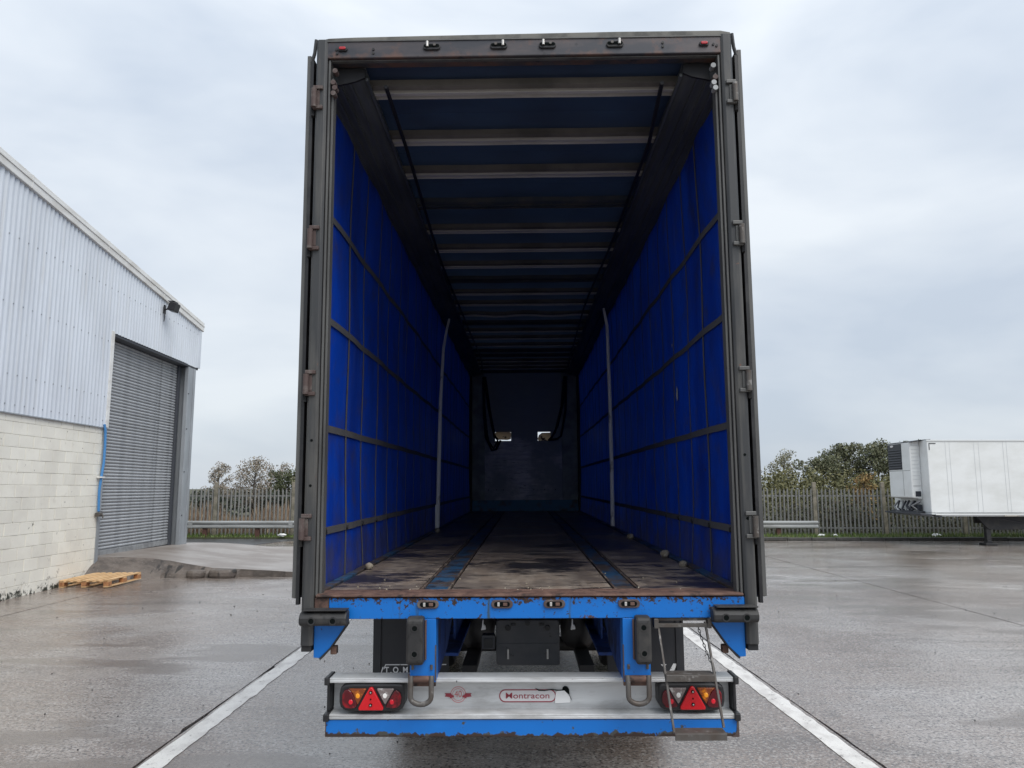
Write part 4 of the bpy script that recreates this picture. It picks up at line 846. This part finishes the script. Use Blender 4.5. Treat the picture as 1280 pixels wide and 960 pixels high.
gr = rp_(MB().box(-.372, -.361, 1.05, 2.03, 2.60, 3.52), 'grille', 'grille', .006, parent=fu)
for k in range(8): rp_(MB().prism([(-.385, 2.66+.09*k), (-.3725, 2.68+.09*k), (-.3725, 2.63+.09*k)], 'y', 1.1, 1.98), 'louvre', 'grille', parent=fu)
rp_(MB().prism([(1.7+.11*math.cos(a), 3.45+.04*math.sin(a)) for a in [2*math.pi*k/14 for k in range(14)]], 'x', -.386, -.3725), 'maker_oval', 'badge', parent=fu)
for k in range(10): rp_(MB().box(-.30, -.05, .488, .498, 2.25+.13*k, 2.262+.13*k), 'vent_line', 'reefer_trim', parent=fu)
rp_(MB().box(-.364, -.3605, .52, 2.03, 2.555, 2.565).box(-.3645, -.361, 1.03, 1.04, 1.68, 2.55), 'panel_gap', 'panelgrey', parent=fu)
rp_(MB().box(-.30, -.05, .488, .4985, 2.02, 2.028), 'panel_gap', 'panelgrey', parent=fu)
rp_(MB().box(-.24, -.06, .47, .4985, 1.66, 1.84), 'control_box', 'grille', .006, parent=fu)
rp_(MB().prism([(-.36, 3.56), (.3, 3.64), (.3, 3.60), (-.1, 3.61), (-.36, 3.545)], 'y', .3, 2.2), 'roof_fairing', 'soffit')
rp_(MB().box(-.30, .0, .4, 2.2, 1.12, 1.16).prism([(-.38, 1.06), (.35, .96), (.35, 1.02), (-.38, 1.12)], 'y', .0, 2.5), 'bolster_plate', 'soffit', .004)
mc = rp_(MB().box(-.20, -.04, .5, 1.0, 1.2, 1.38), 'machinery', 'grille', .01)
rpr = random.Random(2)
for k in range(9):
    y = .55+.17*k; a = rpr.uniform(1.2, 1.35)
    rp_(MB().tube([(-.25+rpr.uniform(-.05, .1), y, 1.18), (-.25+rpr.uniform(-.08, .15), y+.1, a), (-.1, y+rpr.uniform(-.1, .2), 1.5)], rpr.uniform(.02, .045), 6), 'coupling_pipe', rpr.choice(['grille', 'steel', 'galv', 'grille']), smooth=60, parent=mc)
lg = rp_(MB().prism([(1.70, 1.0), (4.4, 1.0), (4.4, .58), (2.45, .52), (2.10, .55)], 'y', .35, .43), 'landing_frame', 'dark', .01)
rp_(MB().box(2.04, 2.20, .38, .54, .16, 1.0), 'landing_leg', 'dark', .01, parent=lg)
rp_(MB().box(1.92, 2.32, .26, .66, .0, .08).prism([(2.0, .08), (2.24, .08), (2.17, .17), (2.07, .17)], 'y', .36, .56), 'leg_foot', 'dark', .01, parent=lg)
rp_(MB().tube([(2.3, .40, .6), (4.2, .36, .96)], .025, 6).tube([(2.3, .37, .96), (4.2, .34, .6)], .025, 6), 'landing_brace', 'grille', parent=lg)
rp_(MB().box(2.45, 2.95, -.035, -.005, 1.0, 1.035), 'data_plate', 'label')
rp_(MB().box(2.4, 13.3, .8, .95, .7, 1.0).box(2.4, 13.3, 1.55, 1.7, .7, 1.0), 'chassis_rail', 'dark')
for x in (9.0, 10.3, 11.6):
    for y in (.25, 2.25):
        vs = MB(); n = 28
        vs.prism([(x+.5*math.cos(2*math.pi*k/n), .5+.5*math.sin(2*math.pi*k/n)) for k in range(n)], 'y', y-.18, y+.18)
        rp_(vs, 'wheel', 'tyre', .03, 40)

# ================================================================== FENCE, BARRIER, PLANTS
FN = empty('palisade_fence', (0, 31, 0))
tag(FN, 'long galvanised palisade fence with concrete posts along the back of the yard', 'fence')
posts = [(-17.9, 0), (-14.9, 0), (-11.80, 0), (-8.70, 0), (-5.72, 0), (-2.74, 0), (.24, 0), (3.22, 0), (6.2, 0), (9.15, 0), (12.05, .0), (14.85, -.09), (17.98, .02), (21.0, 0)]
for x, ln_ in posts:
    o = MB().prism([(-.075, -.065), (.075, -.065), (.06, .065), (-.06, .065)], 'z', -.1, 2.15).build('concrete_post', 'cpost', FN, (x, .02, .03), .015)
    o.rotation_euler = (0, ln_*.4, 0)
def pale(): 
    mb = MB(); wv = [(-.034, .012), (-.016, -.006), (0, .004), (.016, -.006), (.034, .012)]; tops = [1.80, 1.84, 1.90, 1.84, 1.80]
    vs = [(x, y, .03) for x, y in wv]+[(x, y-(t-1.78)*.3, t) for (x, y), t in zip(wv, tops)]
    return mb.add(vs, [(k, k+1, k+6, k+5) for k in range(4)]+[(k+1, k, k+5, k+6) for k in range(4)]).mesh('pale', M['pale'])
pm = pale(); rpf = random.Random(21)
for i in range(len(posts)-1):
    a, b = posts[i][0], posts[i+1][0]
    for z in (.38, 1.64): MB().box(a+.06, b-.06, .03, .075, z-.025, z+.03).build('fence_rail', 'pale', FN)
    n = int(round((b-a-.2)/.152)); 
    for k in range(n):
        x = a+.13+(b-a-.26)*k/(n-1)
        o = link('pale', pm, FN, (x+rpf.uniform(-.006, .006), 0, .06+rpf.uniform(-.02, .015))); o.rotation_euler = (rpf.uniform(-.012, .012), rpf.uniform(-.012, .012), 0)
BR = empty('crash_barrier', (0, 30.5, 0))
tag(BR, 'low grey steel crash barrier standing in front of the palisade fence', 'crash barrier')
wprof = [(0, .42), (-.05, .45), (-.055, .50), (-.01, .53), (0, .56), (-.01, .59), (-.055, .62), (-.05, .68), (0, .71), (.006, .71), (-.044, .675), (-.048, .625), (-.003, .59), (.007, .56), (-.003, .53), (-.048, .495), (-.044, .455), (.006, .42)]
for x0, x1 in ((-16.5, -12.6), (-12.6, -8.7), (-8.7, -4.8), (-4.8, -.9), (-.9, 3), (3, 7.5), (7.5, 11.95)):
    MB().prism([(y, z-.03) for y, z in wprof], 'x', x0, x1-.006).build('barrier_beam', 'barrier', BR)
    for xx in (x0+.6, (x0+x1)/2+.7): MB().box(xx-.08, xx+.08, .01, .16, .02, .60).build('barrier_post', 'wood', BR, bev=.01)
    MB().box(x0-.012, x0+.15, -.062, -.056, .42, .66).build('beam_joint', 'barrier', BR)

# litter
for x, y, sc, lb in ((11.9, 30.1, 1., 'crumpled white plastic litter on the verge right of the crash barrier end'), (12.45, 30.2, .8, 'smaller white scrap of litter lying beside the first leaning fence bay'),
                     (16.3, 30.1, 1.3, 'white litter lying on the grass below the refrigerated trailer'), (-8.9, 30.25, 1.1, 'pale rubbish at the grass edge near the back of the left yard')):
    mb = MB(); mb.blob((0, 0, .05), .10*sc, (1.4, .8, .5), 9, .35, rpf); o = mb.build('litter', 'litter', loc=(x, y, .10)); tag(o, lb, 'litter')

# tall dry grass on the left beyond the fence, brambles on the right
def blades(name, m, n, xr, yr, hr, wr, seed, z0=.05):
    q = random.Random(seed); mb = MB()
    for k in range(n):
        x = q.uniform(*xr); y = q.uniform(*yr); h = q.uniform(*hr)*(.75+.25*math.sin(x*1.7)+.2*math.sin(x*4.1)); a = q.uniform(0, 6.28); wd = q.uniform(*wr)
        dx, dy = math.cos(a)*wd, math.sin(a)*wd; lx, ly = q.gauss(0, .14)*h, q.gauss(0, .14)*h
        mb.add([(x-dx, y-dy, z0), (x+dx, y+dy, z0), (x+dx*.7+lx*.6, y+dy*.7+ly*.6, z0+h*.65), (x+lx, y+ly, z0+h), (x-dx*.7+lx*.6, y-dy*.7+ly*.6, z0+h*.65)], [(0, 1, 2, 3, 4)])
    mb.build(name, m, kind='stuff')
blades('dry_grass', 'drygrass', 9000, (-19, 2), (32.0, 36), (.75, 1.25), (.012, .035), 31)
def leaves(mb, q, c, rad, n, size, flat=1.):
    for k in range(n):
        while True:
            p = Vector((q.uniform(-1, 1), q.uniform(-1, 1), q.uniform(-1, 1)))
            if p.length < 1: break
        p = p*(p.length**-.35 if p.length > .05 else 1)
        p = Vector((c[0]+p.x*rad[0], c[1]+p.y*rad[1], c[2]+p.z*rad[2]))
        a = Vector((q.gauss(0, 1), q.gauss(0, 1), q.gauss(0, 1))).normalized(); b = a.orthogonal().normalized()
        b.rotate(Matrix.Rotation(q.uniform(0, 6.28), 3, a)); c2 = a.cross(b); s = size*q.uniform(.6, 1.4)
        mb.add([p-b*s, p-c2*s*.55, p+b*s, p+c2*s*.55], [(0, 1, 2, 3)])
q = random.Random(41); mb = MB()
for k in range(260):
    x = q.uniform(3, 25); y = q.uniform(31.7, 34.5)
    h = (.9+.5*smooth(x, 9, 13)*(1-.0*x))*q.uniform(.75, 1.15)
    leaves(mb, q, (x, y, h*.55), (.6, .45, h*.55), 75, .055)
mb.build('bramble_thicket', 'bramble', kind='stuff')
blades('bramble_stems', 'bramble', 1200, (4, 25), (31.5, 33.5), (.7, 1.6), (.006, .014), 33)
mb = MB(); q = random.Random(43)
for k in range(110):
    x = q.uniform(-30, 6); leaves(mb, q, (x, q.uniform(52, 58), q.uniform(.3, 1.15)), (1.1, .8, .75), 60, .16)
M['fardark'] = mat('far_hedge_leaves', (.03, .04, .03), .9, island=[(.028, .038, .03), (.05, .06, .045), (.04, .045, .03)])
mb.build('far_hedge', 'fardark', kind='stuff')
M['scrub'] = mat('scrub_leaves', (.2, .17, .13), .8, island=[(.20, .165, .125), (.30, .25, .20), (.13, .125, .085)])
mb = MB(); q = random.Random(47)
for k in range(170):
    x = q.uniform(-22, -11); top = 2.35+.35*math.sin(x*1.9)+.2*math.sin(x*4.7)
    leaves(mb, q, (x, q.uniform(55, 59), q.uniform(.9, max(1.2, top-.3))), (.55, .5, .45), 55, .06)
mb.build('autumn_scrub', 'scrub', kind='stuff')
M['olive'] = mat('olive_leaves', (.09, .09, .03), .8, island=[(.075, .082, .03), (.15, .14, .06), (.11, .105, .045)])
M['green'] = mat('green_leaves', (.05, .065, .03), .8, island=[(.075, .095, .05), (.15, .155, .085), (.11, .12, .07), (.19, .18, .11)])
M['grey'] = mat('autumn_leaves', (.16, .13, .09), .8, island=[(.25, .21, .17), (.36, .30, .25), (.18, .165, .13), (.30, .27, .19)])
M['dgreen'] = mat('dark_green_leaves', (.05, .07, .03), .8, island=[(.04, .058, .024), (.08, .09, .04), (.06, .07, .03)])
M['pale_leaf'] = mat('pale_green_leaves', (.14, .14, .08), .8, island=[(.16, .165, .09), (.26, .245, .16), (.20, .19, .12)])
M['orange'] = mat('orange_leaves', (.32, .16, .04), .8, island=[(.30, .19, .07), (.19, .15, .06), (.26, .14, .055)])
def tree(x, y, h, wd, leafm, n, size, seed, label, group, z_lo=.12, name='tree', dens=2.0):
    q = random.Random(seed); t = empty(name, (x, y, 0)); tag(t, label, 'tree', group)
    tb = MB(); cm = MB(); tips = []
    lean = q.uniform(-.06, .06)
    trunk = [(lean*h*k/6+q.uniform(-.03, .03), q.uniform(-.03, .03), h*.9*k/6) for k in range(7)]
    tb.tube(trunk, [.05*h*.45*(1-k/7.2)+.012 for k in range(7)], 7)
    nb = 14
    for k in range(nb):
        f = z_lo+(.92-z_lo)*(k+.5)/nb; a = k*2.4+q.uniform(-.4, .4); z0 = f*h
        shape = math.sin(math.pi*min(1, max(.12, (f-z_lo*.7)/(1.04-z_lo*.7))))**.7
        l = wd*shape*q.uniform(.72, 1.12); ex = Vector((math.cos(a)*l, math.sin(a)*l, z0+l*q.uniform(.25, .6)))
        st_ = Vector((lean*z0, 0, z0*.9)); mid = st_.lerp(ex, .5)+Vector((0, 0, .06*h))
        tb.tube([st_, mid, ex], [.018*h*.4, .011*h*.4, .006], 5)
        for f2 in (.55, .8, 1.0): tips.append((st_.lerp(ex, f2)+Vector((0, 0, .03*h*(1-f2))), f2))
        for j in range(2):
            e2 = st_.lerp(ex, .6)+Vector((q.uniform(-.4, .4)*wd, q.uniform(-.4, .4)*wd, q.uniform(.05, .22)*h*.5)); tb.tube([st_.lerp(ex, .5), e2], [.008*h*.4, .004], 4); tips.append((e2, .8))
    tips.append((Vector((lean*h, 0, h*.95)), 1))
    for p, f2 in tips:
        r = wd*q.uniform(.24, .42); leaves(cm, q, p, (r, r, r*.85), int(dens*n/len(tips)*q.uniform(.6, 1.4)), size)
    tb.build('trunk', 'bark', t, smooth=60); cm.build('crown', leafm, t)
L1, L2 = 'trees beyond the fence on the left', 'trees beyond the fence on the right'
tree(-20.3, 54, 3.75, .8, 'grey', 1300, .055, 1, 'slim greyish tree beyond the left fence, nearest the warehouse column', L1)
tree(-18.4, 55, 3.95, 1.3, 'grey', 2000, .06, 2, 'wide brownish sparse tree beyond the left fence, tallest on the left', L1)
tree(-16.9, 56, 3.6, 1.0, 'grey', 1400, .06, 12, 'thin brown sparse tree between the widest tree and the green bush on the left', L1)
tree(-15.5, 54, 3.0, 1.2, 'dgreen', 2000, .07, 3, 'low dark green bushy tree beyond the left fence', L1)
tree(-13.9, 55, 3.0, .8, 'pale_leaf', 800, .06, 4, 'small pale tree beyond the left fence, beside the small tree at the trailer door edge', L1)
tree(-13.8, 51, 3.5, .6, 'pale_leaf', 800, .06, 5, 'narrow pale green tree half hidden by the left edge of the blue trailer', L1)
tree(19.2, 55, 4.45, 1.05, 'pale_leaf', 1500, .06, 6, 'small round airy tree just right of the blue trailer', L2)
tree(20.9, 52, 4.0, 1.5, 'green', 3000, .08, 7, 'mid height green tree left of the tall clump', L2)
tree(23.0, 53, 5.0, 1.5, 'green', 3600, .08, 8, 'tall dark green tree left of the tallest crown', L2)
tree(24.6, 52, 5.0, 1.6, 'green', 3800, .08, 9, 'tallest broad green tree behind the orange leaved tree', L2)
tree(26.6, 52, 4.9, 1.5, 'green', 3400, .08, 10, 'tall green tree partly behind the fridge unit of the white trailer', L2)
tree(28.6, 53, 4.6, 1.4, 'green', 2400, .08, 13, 'green tree mostly hidden behind the white refrigerated trailer', L2)
tree(16.85, 37.2, 2.65, .62, 'orange', 800, .06, 11, 'small orange leaved tree beyond the fence before the green trees', L2)
mb = MB(); q = random.Random(51)
for k in range(330):
    x = q.uniform(11.5, 27); y = q.uniform(39, 45); top = 2.85+.3*math.sin(x*.9)+.25*math.sin(x*2.3)
    leaves(mb, q, (x, y, q.uniform(.4, top-.4)), (.8, .6, .55), 70, .08)
mb.build('hedge_bank', 'olive', kind='stuff')
# scattered grit on the yard
mb = MB(); q = random.Random(61)
for k in range(260):
    y = q.uniform(5, 24); x = q.uniform(-.72, .72)*y
    mb.blob((x, y, .004), q.uniform(.003, .008)*(1 if y < 12 else 1.5), n=5, rr=q)
mb.build('yard_grit', 'dark', kind='stuff')
